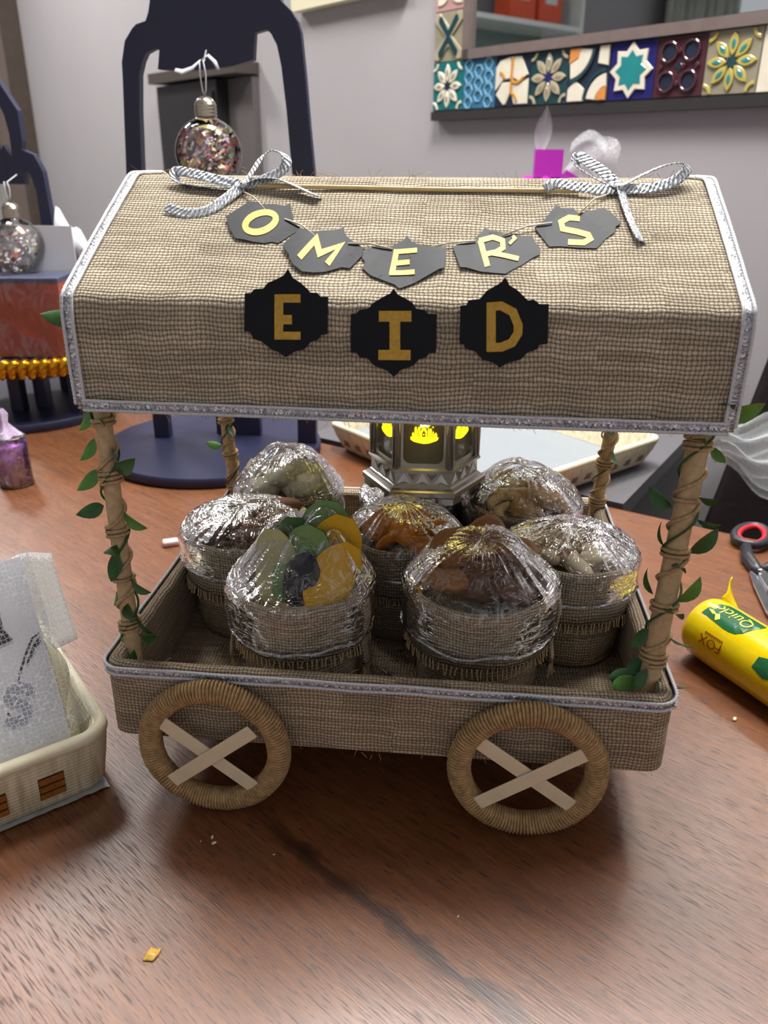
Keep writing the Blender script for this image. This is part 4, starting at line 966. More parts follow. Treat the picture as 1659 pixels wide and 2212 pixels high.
# posts with twine and leafy vine
def leaf_mesh():
    me = bpy.data.meshes.new('leaf'); vs = []; F = []
    L, W = .0145, .0036; n = 6
    for i in range(n + 1):
        t = i / n; w = W * math.sin(PI * min(1, t * 1.0)) ** .75 * (1.15 - .3 * t) if 0 < t < 1 else 0
        z = .0016 * math.sin(PI * t * .9)
        vs += [(L * t, -w, z + w * .35), (L * t, 0, z), (L * t, w, z + w * .35)]
    for i in range(n):
        o = 3 * i; F += [(o, o + 1, o + 4, o + 3), (o + 1, o + 2, o + 5, o + 4)]
    me.from_pydata(vs, [], F); me.update(); me.polygons.foreach_set('use_smooth', [True] * len(F))
    return me
LEAF = leaf_mesh(); LEAF.materials.append(M['leaf'])
LEAF2 = LEAF.copy(); LEAF2.materials.clear(); LEAF2.materials.append(M['leaf2'])
def post(p0, p1, r, leaves, seed, lab_):
    p0, p1 = V(p0), V(p1); ax = (p1 - p0).normalized(); L = (p1 - p0).length
    ex = V((1, 0, 0)); ex = (ex - ax * ex.dot(ax)).normalized(); ey = ax.cross(ex)        # ey points away from the viewer
    b = MB(); n = 10; path = [p0 + ax * (L * i / 12) for i in range(13)]
    b.tube(path, [r * (1 + .06 * noise.noise(V((i, seed, 0)))) for i in range(13)], n)
    po = b.build('post', M['post_wood'], CART, True, label=lab_, auto=40)
    def hel(t, a, rr): return p0 + ax * (L * t) + ex * (math.cos(a) * rr) + ey * (math.sin(a) * rr)
    # jute twine: bunches of tight turns joined by a slanting strand
    rnd = random.Random(seed); t = .22; a = rnd.uniform(0, 6); path = []
    while t < .86:
        k = rnd.choice((1.5, 2.2, 3))
        for i in range(int(k * 12)):
            a += 2 * PI / 12; t += .0075 / 12 * (1 + rnd.random()) / L * .25; path.append(hel(t, a, r + .0009 + .0004 * rnd.random()))
        for i in range(14):
            a += 2 * PI / 14 * .9; t += .020 / 14 / L * (.8 + .4 * rnd.random()) * 1.2; path.append(hel(t, a, r + .0008))
    MB().tube(path, .00115, 6).build('twine_wrap', M['jute'], po, True)
    path2 = [hel(t_, t_ * 34 + seed, r + .0013) for t_ in [.21 + .70 * i / 120 for i in range(121)]]
    MB().tube(path2, .0007, 5).build('vine_stem', M['leaf'], po, True)
    for (t_, ang, up, spin, sc) in leaves:
        a = math.radians(ang); q = hel(t_, a, r + .001)
        outv_ = (ex * math.cos(a) + ey * math.sin(a))
        d = (outv_ * math.cos(math.radians(up)) + ax * math.sin(math.radians(up))).normalized()
        sd_ = d.cross(ax)
        sd_ = sd_.normalized() if sd_.length > 1e-5 else ey
        nn = sd_.cross(d)
        cs, sn = math.cos(math.radians(spin)), math.sin(math.radians(spin))
        y2 = sd_ * cs + nn * sn; z2 = d.cross(y2)
        me = LEAF2 if rnd.random() < .22 else LEAF
        lo = bpy.data.objects.new('leaf', me); COL.objects.link(lo); lo.parent = po
        lo.matrix_local = Matrix(((d.x * sc, y2.x * sc, z2.x * sc, q.x - ORG[po.name].x), (d.y * sc, y2.y * sc, z2.y * sc, q.y - ORG[po.name].y), (d.z * sc, y2.z * sc, z2.z * sc, q.z - ORG[po.name].z), (0, 0, 0, 1)))
    return po
zf = ZB + .006
FLl = [(.94, 190, -60, 60, 1.0), (.93, -40, -20, 40, .9), (.86, 185, -55, 60, 1.1), (.83, -70, 10, 30, 1.0), (.78, 190, -50, 60, 1.1), (.76, -30, -60, 50, .9), (.70, 200, -40, 60, 1.2), (.69, -25, 30, 60, 1.3), (.60, 185, -15, 70, 1.25), (.585, -20, -25, 70, 1.35), (.50, -80, 0, 20, 1.2), (.48, -95, -60, 10, 1.2), (.41, -30, -20, 70, 1.4), (.36, 175, -70, 60, .7), (.335, -60, -20, 30, 1.1), (.31, -25, -40, 60, 1.3), (.25, 180, -80, 60, .7), (.24, -25, 8, 60, 1.2), (.2, -60, -50, 40, 1.0)]
FRl = [(.97, 195, 30, 60, 1.2), (.935, -70, 0, 20, 1.1), (.86, 185, 65, 60, 1.3), (.84, -100, 10, 20, 1.2), (.82, 0, -40, 60, .8), (.70, -60, 10, 40, 1.0), (.66, 195, 35, 60, 1.3), (.64, -15, 0, 40, .9), (.56, 190, 75, 30, 1.0), (.55, -5, 55, 70, 1.4), (.53, -90, 10, 20, 1.1), (.43, 180, 70, 30, 1.1), (.42, -10, 65, 60, 1.3), (.41, -80, 15, 20, 1.2), (.34, 185, -60, 40, 1.0), (.33, -40, 5, 20, 1.0), (.26, 190, -70, 60, 1.2), (.24, -120, -40, 40, 1.0), (.215, 190, -15, 60, 1.2), (.21, -60, -20, 30, 1.3), (.21, 0, -10, 30, 1.2), (.205, -150, -10, 50, 1.3)]
BLl = [(.93, -70, -20, 20, 1.1), (.84, 185, 10, 60, 1.0), (.82, -60, -10, 20, 1.2), (.70, -60, -40, 20, 1.1), (.62, 190, 20, 50, .9), (.60, -20, 20, 50, .9), (.5, -60, -30, 20, 1.0), (.4, 190, 20, 50, 1.0)]
BRl = [(.92, 190, 40, 50, .9), (.86, -70, -20, 20, 1.1), (.84, 0, 40, 50, .8), (.76, 190, 30, 50, .9), (.66, -60, -40, 30, 1.0), (.56, -100, -20, 20, 1.1), (.45, -60, -30, 20, 1.0)]
post((-.1475, .0165, zf), (-.1643, .0539, .2850), .0049, [(a * .895, b, c, d, e) for a, b, c, d, e in FLl] + [(.975, 183, 5, 60, 1.5)], 3, 'left front post')
post((.1455, .0165, zf), (.1662, .0539, .2850), .0058, [(a * .895, b, c, d, e) for a, b, c, d, e in FRl] + [(.80, -4, 25, 60, 1.6)], 5, 'right front post')
post((-.1530, .268, zf), (-.1650, .268, .2600), .0050, BLl, 8, 'left rear post')
post((.1495, .268, zf), (.1650, .268, .2600), .0054, BRl, 11, 'right rear post')
for x, y, t_ in ((XL - .001, .06, 160), (XR + .001, .07, 20)):   # leaf tips poking out past the roof ends
    pass

# ================================================================== burlap sacks of dried fruit and nuts
TF = ZB + .0063          # tray floor
def blob(kind, seed=0):
    """unit-ish pieces about 1 long in x"""
    b = MB(); rnd = random.Random(seed)
    if kind in ('date', 'fig', 'apricot', 'pale', 'walnut', 'pistachio', 'pecan', 'peanut', 'reflection_blob'):
        sx, sy, sz, amp, fq = {'date': (.5, .25, .22, .05, 3.2), 'fig': (.5, .42, .26, .09, 2.2), 'apricot': (.5, .46, .17, .06, 2.5), 'pale': (.5, .44, .30, .12, 2.6), 'walnut': (.5, .40, .30, .14, 3.6),
                              'pistachio': (.5, .30, .27, .015, 2.0), 'pecan': (.5, .23, .18, .04, 3.0), 'peanut': (.5, .30, .27, .03, 2.0), 'reflection_blob': (.5, .32, .2, .06, 2.4)}[kind]
        A, B = 20, 12; vs = []; F = []
        for j in range(B + 1):
            ph = -PI / 2 + PI * j / B
            for i in range(A):
                th = 2 * PI * i / A; p = V((math.sin(ph), math.cos(ph) * math.cos(th), math.cos(ph) * math.sin(th)))
                k = 1 + amp * noise.noise(p * fq + V((seed * 3.1, 0, 0))) * 1.6
                if kind in ('apricot', 'fig'): k *= 1 - .22 * max(0, 1 - ((p.x ** 2 + p.y ** 2) * 3.2)) * (1 if p.z > 0 else .3)
                if kind == 'walnut': k *= 1 - .12 * abs(math.sin(p.x * 9 + 3 * noise.noise(p * 2))) - (.12 if abs(p.y) < .1 else 0)
                tap = 1 - .25 * (p.x * .5 + .5) if kind in ('pistachio', 'pecan') else 1
                if kind == 'pistachio' and abs(p.z) < .14 and p.x > -.1: k *= .9
                vs.append((p.x * sx * k, p.y * sy * k * tap, p.z * sz * k * tap))
        for j in range(B):
            for i in range(A): F.append((j * A + i, j * A + (i + 1) % A, (j + 1) * A + (i + 1) % A, (j + 1) * A + i))
        b.add(vs, F)
    elif kind == 'cashew':
        path = []; rr = []
        for i in range(11):
            t = i / 10; a = PI * (.05 + .9 * t); path.append((-.36 * math.cos(a), .42 * math.sin(a) - .25, 0)); rr.append((.10 + .11 * math.sin(PI * t)) * (1.1 - .2 * t))
        b.tube(path, rr, 10)
    elif kind in ('slab', 'strip'):
        N = 14
        def fn(sgn):
            def f(u, v):
                x = (u - .5); y = (v - .5) * (.62 if kind == 'slab' else .42) * max(.12, 1 - abs(x * 2) ** 2.6) ** .5
                z = .16 * (x * 2) ** 2 + .05 * noise.noise(V((x * 3, y * 3, seed))) + sgn * .06 * (1 - .7 * max(abs(x * 2), abs(v * 2 - 1)) ** 4)
                return (x, y, z)
            return f
        b.grid(fn(1), N, N); b.grid(fn(-1), N, N)
        e = MB()
    return b
BL = {}
def piece(kind, mat, name, loc, size, rot, label, cat, group, seed=0):
    key = (kind, mat, seed % 3)
    if key not in BL:
        o = blob(kind, seed % 3).build(name, M[mat], None, True)
        BL[key] = o.data
        if kind in ('slab', 'strip'): pass
    else:
        o = bpy.data.objects.new(name, BL[key]); COL.objects.link(o)
    o.location = loc; o.scale = (size,) * 3; o.rotation_euler = rot
    return tag(o, label, cat, group)

def sack(cx, cy, r, rimz, film_h, seed, where, film_low=.03, tiltx=0.0, tilty=0.0, peaks=()):
    t = thing('burlap_sack', (cx, cy, TF), 'burlap sack ' + where, 'sack', 'burlap sacks of snacks in the cart')
    rb = min(r * .86, .0375); H = rimz - TF
    rnd = random.Random(seed)
    def wob(rr, z, a):
        k = 1 + .035 * noise.noise(V((math.cos(a) * 1.6 + seed, math.sin(a) * 1.6, z * 30))) + .012 * math.sin(3 * a + seed)
        zz = z + .0022 * noise.noise(V((math.cos(a) * 1.3, math.sin(a) * 1.3 + seed, 5))) * (z / H) + (tiltx * math.cos(a) + tilty * math.sin(a)) * rr * (z / H)
        return rr * k, zz
    c = (cx, cy, TF)
    MB().lathe([(rb * .5, .0), (rb * .93, .0005), (rb, .004), (rb * 1.03, H * .3), (rb * .99, H * .6), (rb * .97, H * .8), (r * .90, H * .95), (r * .93, H - .001), (r * .90, H - .004), (r * .84, H * .78), (r * .3, H * .76), (.001, H * .76)], c, 48, wob, cap0=True).build('pouch', M['sack_burlap'], t, True)
    cl = .034 + .004 * rnd.random()
    cuff = MB().lathe([(r * .905, H - .0035), (r * .935, H), (r * .985, H + .0002), (r * 1.0, H - .003), (r * .985, H - .012), (r * .975, H - .024), (r * 1.0, H - cl), (r * .97, H - cl + .0005), (r * .95, H - .024)], c, 56, wob)
    co = cuff.build('cuff', M['sack_burlap'], t, True)
    fg = MB()
    for i in range(96):
        a = 2 * PI * i / 96 + rnd.uniform(-.01, .01); rr, z = wob(r * 1.0, H - cl, a); L = rnd.uniform(.0035, .0065)
        p = V((cx + rr * math.cos(a), cy + rr * math.sin(a), TF + z)); o_ = V((math.cos(a), math.sin(a), 0)); s_ = V((-math.sin(a), math.cos(a), 0))
        q = p + V((0, 0, -L)) + o_ * rnd.uniform(-.0002, .0014) + s_ * rnd.uniform(-.001, .001)
        fg.tube([p + V((0, 0, .001)), p.lerp(q, .5) + s_ * rnd.uniform(-.0005, .0005), q], [.00055, .0005, .0007], 4)
    fg.build('fringe', M['fringe'], co, kind='stuff')
    if seed in (1, 2):     # loose seam ends of the cuff hanging at the sides
        for aa in ((-.35, 3.5) if seed == 1 else (-.25,)):
            def strip_(u, v, aa=aa):
                a_ = aa + (u - .5) * .16; rr, z = wob(r * 1.04, H - .004 - .046 * v, a_)
                return V((cx + (rr + .0012 * math.sin(7 * v)) * math.cos(a_), cy + (rr + .0012 * math.sin(7 * v)) * math.sin(a_), TF + z))
            so_ = MB().grid(strip_, 4, 12, lambda a_, b_: (a_ * .008, b_ * .046)).build('seam_flap', M['sack_burlap'], t, True)
            sm_ = so_.modifiers.new('thick', 'SOLIDIFY'); sm_.thickness = .0014
            fg2 = MB()
            for q_ in range(9):
                p_ = strip_(q_ / 8, 1.0); fg2.tube([p_, p_ + V((rnd.uniform(-.001, .001), rnd.uniform(-.001, .001), -.005)), p_ + V((rnd.uniform(-.002, .002), rnd.uniform(-.002, .001), -.010))], [.0006, .0005, .0004], 4)
            fg2.build('fringe', M['fringe'], so_, kind='stuff')
    # cling film: domed and creased, pulled down over the cuff
    NA, NR = 120, 26
    def film(u, v):
        a = 2 * PI * u
        if v < .62:
            q = v / .62; rr = r * 1.03 * q
            rr2, zz = wob(max(rr, .0005), H, a)
            dome = film_h * (1 - q ** 2.3) + max([0] + [ph_ * math.exp(-((rr * math.cos(a) - px_) ** 2 + (rr * math.sin(a) - py_) ** 2) / (2 * sg_ * sg_)) * (1 - q ** 6) for px_, py_, ph_, sg_ in peaks])
            lump = min(.006, film_h * .22) * noise.noise(V((rr * math.cos(a) * 45 + seed * 7, rr * math.sin(a) * 45, 0))) * (1 - q ** 6)
            cre = .0016 * abs(noise.noise(V((math.cos(a) * 7 + seed, math.sin(a) * 7, q * 1.2)))) * q + .0012 * noise.noise(V((math.cos(a) * 16, math.sin(a) * 16 + seed, q * 2)))
            return V((cx + rr2 * math.cos(a), cy + rr2 * math.sin(a), TF + zz + .0012 + dome + lump + cre))
        q = (v - .62) / .38; z = H - film_low * q
        rr2, zz = wob(r * (1.045 - .02 * q), z, a)
        rr2 += .0009 * noise.noise(V((a * 9, q * 6, seed))) + .0006 * noise.noise(V((a * 26, q * 3, seed))) + .0014
        zz += .0035 * noise.noise(V((math.cos(a) * 2.2, math.sin(a) * 2.2, seed))) * q
        return V((cx + rr2 * math.cos(a), cy + rr2 * math.sin(a), TF + zz + .0012 * (1 - q)))
    fo = MB().grid(film, NA, NR, lambda a, b: (a * 5.0, b * 5.0)).build('film_wrap', M['film'], t, True)
    band = []
    for i in range(64):
        a = 2 * PI * i / 64; p = film(i / 64, .97); band.append(p + V((math.cos(a), math.sin(a), 0)) * .0004 + V((0, 0, .0012 * noise.noise(V((math.cos(a) * 3, math.sin(a) * 3, seed))))))
    MB().tube(band, [.0006 + .0006 * abs(noise.noise(V((i * .4, seed, 0)))) for i in range(64)], 5, closed=True, flat=1.6).build('film_gather', M['film_soft'], fo, True)
    return t, H

def fill(cx, cy, r, rimz, items, label, cat, group, name, seed, h=.004):
    rnd = random.Random(seed)
    labs = []; objs = []
    for i, (kind, mat, size, px, py, dz, rot) in enumerate(items):
        q = math.hypot(px, py)
        w8 = ('right edge', 'back right edge', 'back edge', 'back left edge', 'left edge', 'front left edge', 'front edge', 'front right edge')[int((math.degrees(math.atan2(py, px)) + 22.5) % 360 // 45)]
        zone = w8 if q > .55 else ('middle' if q < .2 else w8.replace(' edge', ' of the middle'))
        labs.append((label + ', ' + zone, py))
        o_ = piece(kind, mat, name, (cx + px * r, cy + py * r, rimz + dz), size, rot, labs[-1][0], cat, group, seed + i)
        objs.append(o_)
    for i, (l_, y_) in enumerate(labs):
        same = [j for j, (m_, _) in enumerate(labs) if m_ == l_]
        if len(same) == 2: objs[i]['label'] = l_ + (', nearer' if y_ == min(labs[j][1] for j in same) else ', farther')

def scatter(n, kinds, size, seed, top, flat=.5, layers=2, rad=.72):
    rnd = random.Random(seed); out = []; ga = 2.399
    for i in range(n):
        q = math.sqrt((i + .35) / n) * rad; a = i * ga + seed
        kd = kinds[rnd.randrange(len(kinds))]
        out.append((kd[0], kd[1], size * rnd.uniform(.9, 1.15), q * math.cos(a), q * math.sin(a), top * (1 - (q / rad) ** 2) - .003 + rnd.uniform(-.001, .001), (rnd.uniform(-flat, flat), rnd.uniform(-flat, flat), rnd.uniform(0, 6.28))))
    return out
SK = {'FL': (-.0565, .0655, .0430, .1205, .006, 1), 'FR': (.0538, .0760, .0455, .1215, .025, 2), 'ML': (-.1085, .1360, .0440, .1215, .014, 3), 'MC': (.0010, .1440, .0400, .1200, .018, 4),
      'R': (.1150, .1270, .0425, .1210, .014, 5), 'BL': (-.0960, .2160, .0410, .1210, .030, 6), 'BC': (.0020, .2290, .0400, .1130, .004, 7), 'BR': (.0860, .2140, .0440, .1205, .023, 8)}
WH = {'FL': 'front left, holding green and yellow dried fruit slices', 'FR': 'front centre right, holding dark brown dried figs', 'ML': 'at the left tray side, holding brown dates and pecans', 'MC': 'in the middle, holding orange dried apricots',
      'R': 'at the right tray side, holding pistachios', 'BL': 'back left, heaped with pale dried fruit', 'BC': 'back centre, under the silver lantern', 'BR': 'back right, holding cashews, peanuts and walnuts'}
for k in SK:
    cx, cy, r, z, fh, sd = SK[k]
    sack(cx, cy, r, z, fh, sd, WH[k], .030 if k in ('FL', 'FR') else .022, 0, {'FL': .03, 'FR': .05}.get(k, 0.02), [(.014, .010, .040, .015), (-.012, .004, .030, .014), (.024, -.008, .032, .012), (.004, -.004, .026, .014)] if k == 'FL' else ())
def F_(k, items, label, cat, group, name): fill(SK[k][0], SK[k][1], SK[k][2], SK[k][3], items, label, cat, group, name, SK[k][5] * 13)
# front left: tall slices, each its own
c = SK['FL']
def upright(lean, roll, turn):
    m = Matrix(((0, -1, 0), (0, 0, -1), (1, 0, 0)))
    return (Matrix.Rotation(turn, 3, 'Z') @ Matrix.Rotation(roll, 3, 'Y') @ Matrix.Rotation(lean, 3, 'X') @ m).to_euler()
sl = [('slab', 'melon', .044, (-.0700, .060, .131), (-.25, -.05, -.2), 'pale green dried fruit slice at the left of the front left sack', 0), ('slab', 'kiwi_dark', .044, (-.0620, .069, .136), (-.2, .1, .2), 'dark green dried fruit slice behind the pale one in the front left sack', 1),
      ('slab', 'kiwi', .050, (-.0530, .058, .134), (-.3, .38, -.3), 'curved green dried fruit slice in the middle of the front left sack', 2), ('slab', 'kiwi', .052, (-.0430, .074, .142), (-.2, .15, .1), 'green dried fruit slice standing tallest in the front left sack', 0),
      ('slab', 'mango', .052, (-.0360, .062, .137), (-.3, .3, .1), 'yellow dried mango slice standing upright in the front left sack', 1), ('slab', 'mango', .046, (-.0350, .050, .128), (-.45, .6, .15), 'yellow dried mango slice leaning forward in the front left sack', 2),
      ('reflection_blob', 'reflection_blob', .034, (-.0520, .046, .128), (-.3, .25, 0), 'dark glossy piece added for a reflection, between the green and yellow slices', 0)]  # last piece is shaped in for a dark reflection on the film
for kd, mt_, s_, pos, rot, lb_, sd in sl:
    piece(kd, mt_, 'dried_fruit_slice' if kd == 'slab' else 'reflection_blob', pos, s_, upright(*rot), lb_, 'dried fruit', 'slices in the front left sack', sd)
F_('FR', [('fig', 'fig', .040, -.30, .18, 0.011, (.9, .2, .3)), ('fig', 'fig', .038, .10, .40, 0.015, (.8, -.3, 1.2)), ('fig', 'fig_dark', .036, .42, .02, 0.005, (.5, .5, 2.0)), ('fig', 'fig_dark', .036, .05, -.25, 0.004, (.4, -.3, .5)), ('fig', 'fig', .034, -.45, -.25, 0.002, (.3, .2, 2.5)), ('fig', 'fig_dark', .034, .42, -.40, 0.001, (.2, .4, 1.0)), ('fig', 'fig', .034, .48, .40, 0.005, (.7, .3, .1))],
   'brown dried fig in the front centre right sack', 'dried fig', 'figs in the front centre right sack', 'dried_fig')
F_('ML', [('date', 'date', .036, -.40, .1, .000, (0, 0, .3)), ('date', 'date', .036, -.15, -.25, .000, (0, .1, .5)), ('date', 'date', .034, -.2, .4, .002, (.1, 0, 2.6)), ('date', 'date', .034, .05, .1, .004, (0, .1, .4)), ('date', 'date', .034, -.5, -.3, -.003, (0, 0, 1.2)), ('date', 'date', .034, .25, -.45, -.002, (0, 0, .1))],
   'dark brown date under film in the left sack', 'date', 'dates in the left sack', 'date')
F_('ML', [('pecan', 'pecan', .046, .30, .40, .005, (0, -.1, .25)), ('pecan', 'pecan', .040, .50, .05, .005, (0, .2, 1.0)), ('pecan', 'pecan', .034, .35, -.15, .002, (0, .2, .6)), ('pecan', 'pecan', .036, .0, .6, .003, (0, 0, -.2))],
   'light brown pecan in the left sack', 'pecan', 'pecans in the left sack', 'pecan')
F_('MC', scatter(13, [('apricot', 'apricot')], .024, 4, .010, .9), 'orange dried apricot in the middle sack', 'dried apricot', 'apricots in the middle sack', 'dried_apricot')
F_('R', scatter(17, [('pistachio', 'pistachio')], .0225, 5, .005, .35, rad=.74), 'beige pistachio nut in the right sack', 'pistachio', 'pistachios in the right sack', 'pistachio')
F_('BL', scatter(10, [('pale', 'pale_fig')], .030, 6, .019, .6, rad=.66), 'pale cream dried fruit in the back left sack', 'dried fruit', 'pale fruit in the back left sack', 'dried_fruit')
F_('BC', scatter(10, [('peanut', 'peanut')], .018, 7, -.004, .4, rad=.7), 'pale nut in the sack under the lantern', 'nut', 'nuts in the back centre sack', 'nut')
sc_ = scatter(24, [('cashew', 'cashew')], .0225, 8, .010, .5, rad=.74)
F_('BR', [i for i in sc_ if i[3] < 0 and i[4] < .25], 'curved tan cashew in the back right sack', 'cashew', 'cashews in the back right sack', 'cashew')
F_('BR', [('walnut', 'walnut') + (i[2] * 1.25,) + i[3:] for i in sc_ if i[3] >= 0 and i[4] < .25], 'brown walnut half in the back right sack', 'walnut', 'walnuts in the back right sack', 'walnut')
F_('BR', [('peanut', 'peanut') + (i[2] * .85,) + i[3:5] + (i[5] + .004,) + i[6:] for i in sc_ if i[4] >= .25], 'pale peanut piled in the back right sack', 'peanut', 'peanuts in the back right sack', 'peanut')

# ================================================================== silver lantern on the back centre sack
LX, LY, LZ = .0107, .2120, .1265
ln = thing('lantern', (LX, LY, LZ), 'silver hexagonal lantern with glowing yellow mosque windows on a sack', 'lantern')
ROT = math.radians(1.5)
def hexp(R, z, k, c=0.0):
    a = math.radians(-120 + 60 * k) + ROT; return V((LX + R * math.cos(a), LY + R * math.sin(a), LZ + z))
def hexshell(prof, name, mat, cap0=True, cap1=True):
    b = MB(); vs = [hexp(R, z, k) for R, z in prof for k in range(6)]; F = []
    for i in range(len(prof) - 1):
        for k in range(6): F.append((i * 6 + k, i * 6 + (k + 1) % 6, (i + 1) * 6 + (k + 1) % 6, (i + 1) * 6 + k))
    if cap0: F.append((5, 4, 3, 2, 1, 0))
    if cap1: F.append(tuple((len(prof) - 1) * 6 + k for k in range(6)))
    b.add(vs, F); return b.build(name, mat, ln)
bs = hexshell([(.046, .005), (.047, .006), (.047, .0095), (.0455, .0105), (.0425, .0115), (.0415, .0130), (.0405, .0135), (.0400, .0225), (.0425, .0235), (.0425, .0252), (.0400, .0262)], 'base', M['silver'])
for k in range(6):      # feet and the triangle frieze
    p = hexp(.0455, 0, k); q1 = hexp(.0455, 0, k - 1); q2 = hexp(.0455, 0, k + 1)
    d1v = (q1 - p).normalized() * .011; d2v = (q2 - p).normalized() * .011; inw = (V((LX, LY, p.z)) - p).normalized() * .008
    f = MB(); vs = [p, p + d1v, p + d1v * .8 + inw, p + d2v * .8 + inw, p + d2v]; vs = vs + [v + V((0, 0, .0062)) for v in vs]
    f.add(vs, [(4, 3, 2, 1, 0), (5, 6, 7, 8, 9)] + [(i, (i + 1) % 5, (i + 1) % 5 + 5, i + 5) for i in range(5)]); f.build('foot', M['silver'], ln)
    fz = MB(); a, b2 = hexp(.0404, .0138, k), hexp(.0404, .0138, k + 1); ux = (b2 - a).normalized(); wdt = (b2 - a).length; nn = ux.cross(V((0, 0, 1)))
    for i in range(3):
        o = a + ux * (wdt * (i + .5) / 3)
        fz.add([o - ux * .0055, o + ux * .0055, o + V((0, 0, .0085)), o + nn * .0016 + V((0, 0, .0028))], [(0, 1, 3), (1, 2, 3), (2, 0, 3)])
        if i < 2:
            o = a + ux * (wdt * (i + 1.0) / 3)
            fz.add([o - ux * .0045 + V((0, 0, .0088)), o + V((0, 0, .0025)), o + ux * .0045 + V((0, 0, .0088)), o + nn * .0012 + V((0, 0, .0068))], [(0, 1, 3), (1, 2, 3), (2, 0, 3)])
    fz.build('frieze', M['silver'], bs)
hexshell([(.0355, .0258), (.0355, .110)], 'light_core', M['amber'])
for k in range(6):      # corner posts, window frames, glowing motifs
    MB().tube([hexp(.0385, .025, k), hexp(.0385, .110, k)], .0032, 8).build('corner_post', M['silver'], ln, True)
    a, b2 = hexp(.0378, .0258, k), hexp(.0378, .0258, k + 1); ux = (b2 - a).normalized(); w_ = (b2 - a).length; o = (a + b2) / 2
    hw_ = w_ / 2 - .003; r_ = .005; z1 = .083
    outer = [(-hw_ - .003, -.001), (hw_ + .003, -.001), (hw_ + .003, z1 + .003), (-hw_ - .003, z1 + .003)]
    inner = []
    for cx_, cz_, a0 in ((hw_ - .0015 - r_, .0035 + r_, -PI / 2), (hw_ - .0015 - r_, z1 - r_, 0), (-hw_ + .0015 + r_, z1 - r_, PI / 2), (-hw_ + .0015 + r_, .0035 + r_, PI)):
        for i in range(4): inner.append((cx_ + r_ * math.cos(a0 + PI / 2 * i / 3), cz_ + r_ * math.sin(a0 + PI / 2 * i / 3)))
    fm = MB(); nrm_ = ux.cross(V((0, 0, 1)))
    def PP(p, d): return o + ux * p[0] + V((0, 0, p[1])) + nrm_ * d
    oi = [1] * 4 + [2] * 4 + [3] * 4 + [0] * 4
    vs = [PP(p, .0006) for p in outer] + [PP(p, .0006) for p in inner] + [PP(p, -.0022) for p in inner]; F = []
    ring = 16
    for i in range(ring):
        j = (i + 1) % ring; F.append((4 + i, 4 + j, 4 + ring + j, 4 + ring + i))
        if oi[i] == oi[j]: F.append((oi[i], 4 + j, 4 + i))
        else: F.append((oi[i], oi[j], 4 + j, 4 + i))
    fm.add(vs, F); wf = fm.build('window_frame', M['silver'], ln)
    mo = MB()
    PO = lambda: None
    od = o + nrm_ * -.0021
    def pm(poly): mo.prism(poly, od, ux, (0, 0, 1), 0, .0007)
    s_ = .00105
    # skyline: stepped base, minarets, central arch; dots of a firework above
    pm([(-9 * s_, 20 * s_), (-7 * s_, 18.5 * s_), (-3 * s_, 17.5 * s_), (0, 17 * s_), (4 * s_, 17.5 * s_), (9 * s_, 19.5 * s_), (10 * s_, 21 * s_), (10 * s_, 21.8 * s_), (-9 * s_, 21.8 * s_)])
    for x0_, x1_, z0_, z1_ in ((-8, -6.6, 21.8, 24), (-6.3, -4.8, 21.8, 28), (-4.4, -3.6, 21.8, 26.5), (-3.2, -2.5, 21.8, 27), (2.8, 3.6, 21.8, 27.5), (3.9, 5.4, 21.8, 27), (5.8, 6.8, 21.8, 25), (7.2, 9, 21.8, 24)):
        pm([(x0_ * s_, z0_ * s_), (x1_ * s_, z0_ * s_), (x1_ * s_, z1_ * s_), ((x0_ + x1_) / 2 * s_, (z1_ + 1.2) * s_), (x0_ * s_, z1_ * s_)])
    pm([(-2.2 * s_, 21.8 * s_), (-1.2 * s_, 21.8 * s_), (-1.0 * s_, 25 * s_), (0, 26.6 * s_), (1.0 * s_, 25 * s_), (1.2 * s_, 21.8 * s_), (2.3 * s_, 21.8 * s_), (2.3 * s_, 26 * s_), (.9 * s_, 28.4 * s_), (0, 30 * s_), (-.9 * s_, 28.4 * s_), (-2.2 * s_, 26 * s_)])
    rnd = random.Random(k + 3)
    for (x_, z_, rr_) in [(0, 21.9 + 1.6, .5)] + [(rnd.uniform(-8, 8), rnd.uniform(27.5, 42), rnd.uniform(.45, 1.0)) for _ in range(26)]:
        pm([(x_ * s_ + p[0], z_ * s_ + p[1]) for p in circ(rr_ * s_, 8)])
    mo.build('glowing_motif', M['led_yellow'], wf)
    mc = MB(); mc.prism([(x * s_, z * s_) for x, z in star(9, 6.5, 4.2, .2, (0, 34.5))], od, ux, (0, 0, 1), .0004, .0010); mc.build('glowing_burst', M['led_core'], wf)
dm = hexshell([(.0400, .1095), (.0440, .111), (.0440, .115), (.036, .121), (.026, .135), (.014, .145), (.006, .149)], 'dome', M['silver'])
MB().tube([V((LX + .008 * math.cos(2 * PI * i / 20), LY, LZ + .156 + .008 * math.sin(2 * PI * i / 20))) for i in range(20)], .0012, 6, closed=True).build('ring_handle', M['silver'], dm, True)
pl = bpy.data.lights.new('lantern_bulb', 'POINT'); pl.energy = .012; pl.color = (1, .75, .2); pl.shadow_soft_size = .01
plo = bpy.data.objects.new('lantern_bulb', pl); COL.objects.link(plo); plo.location = (LX, LY - .048, LZ + .085)

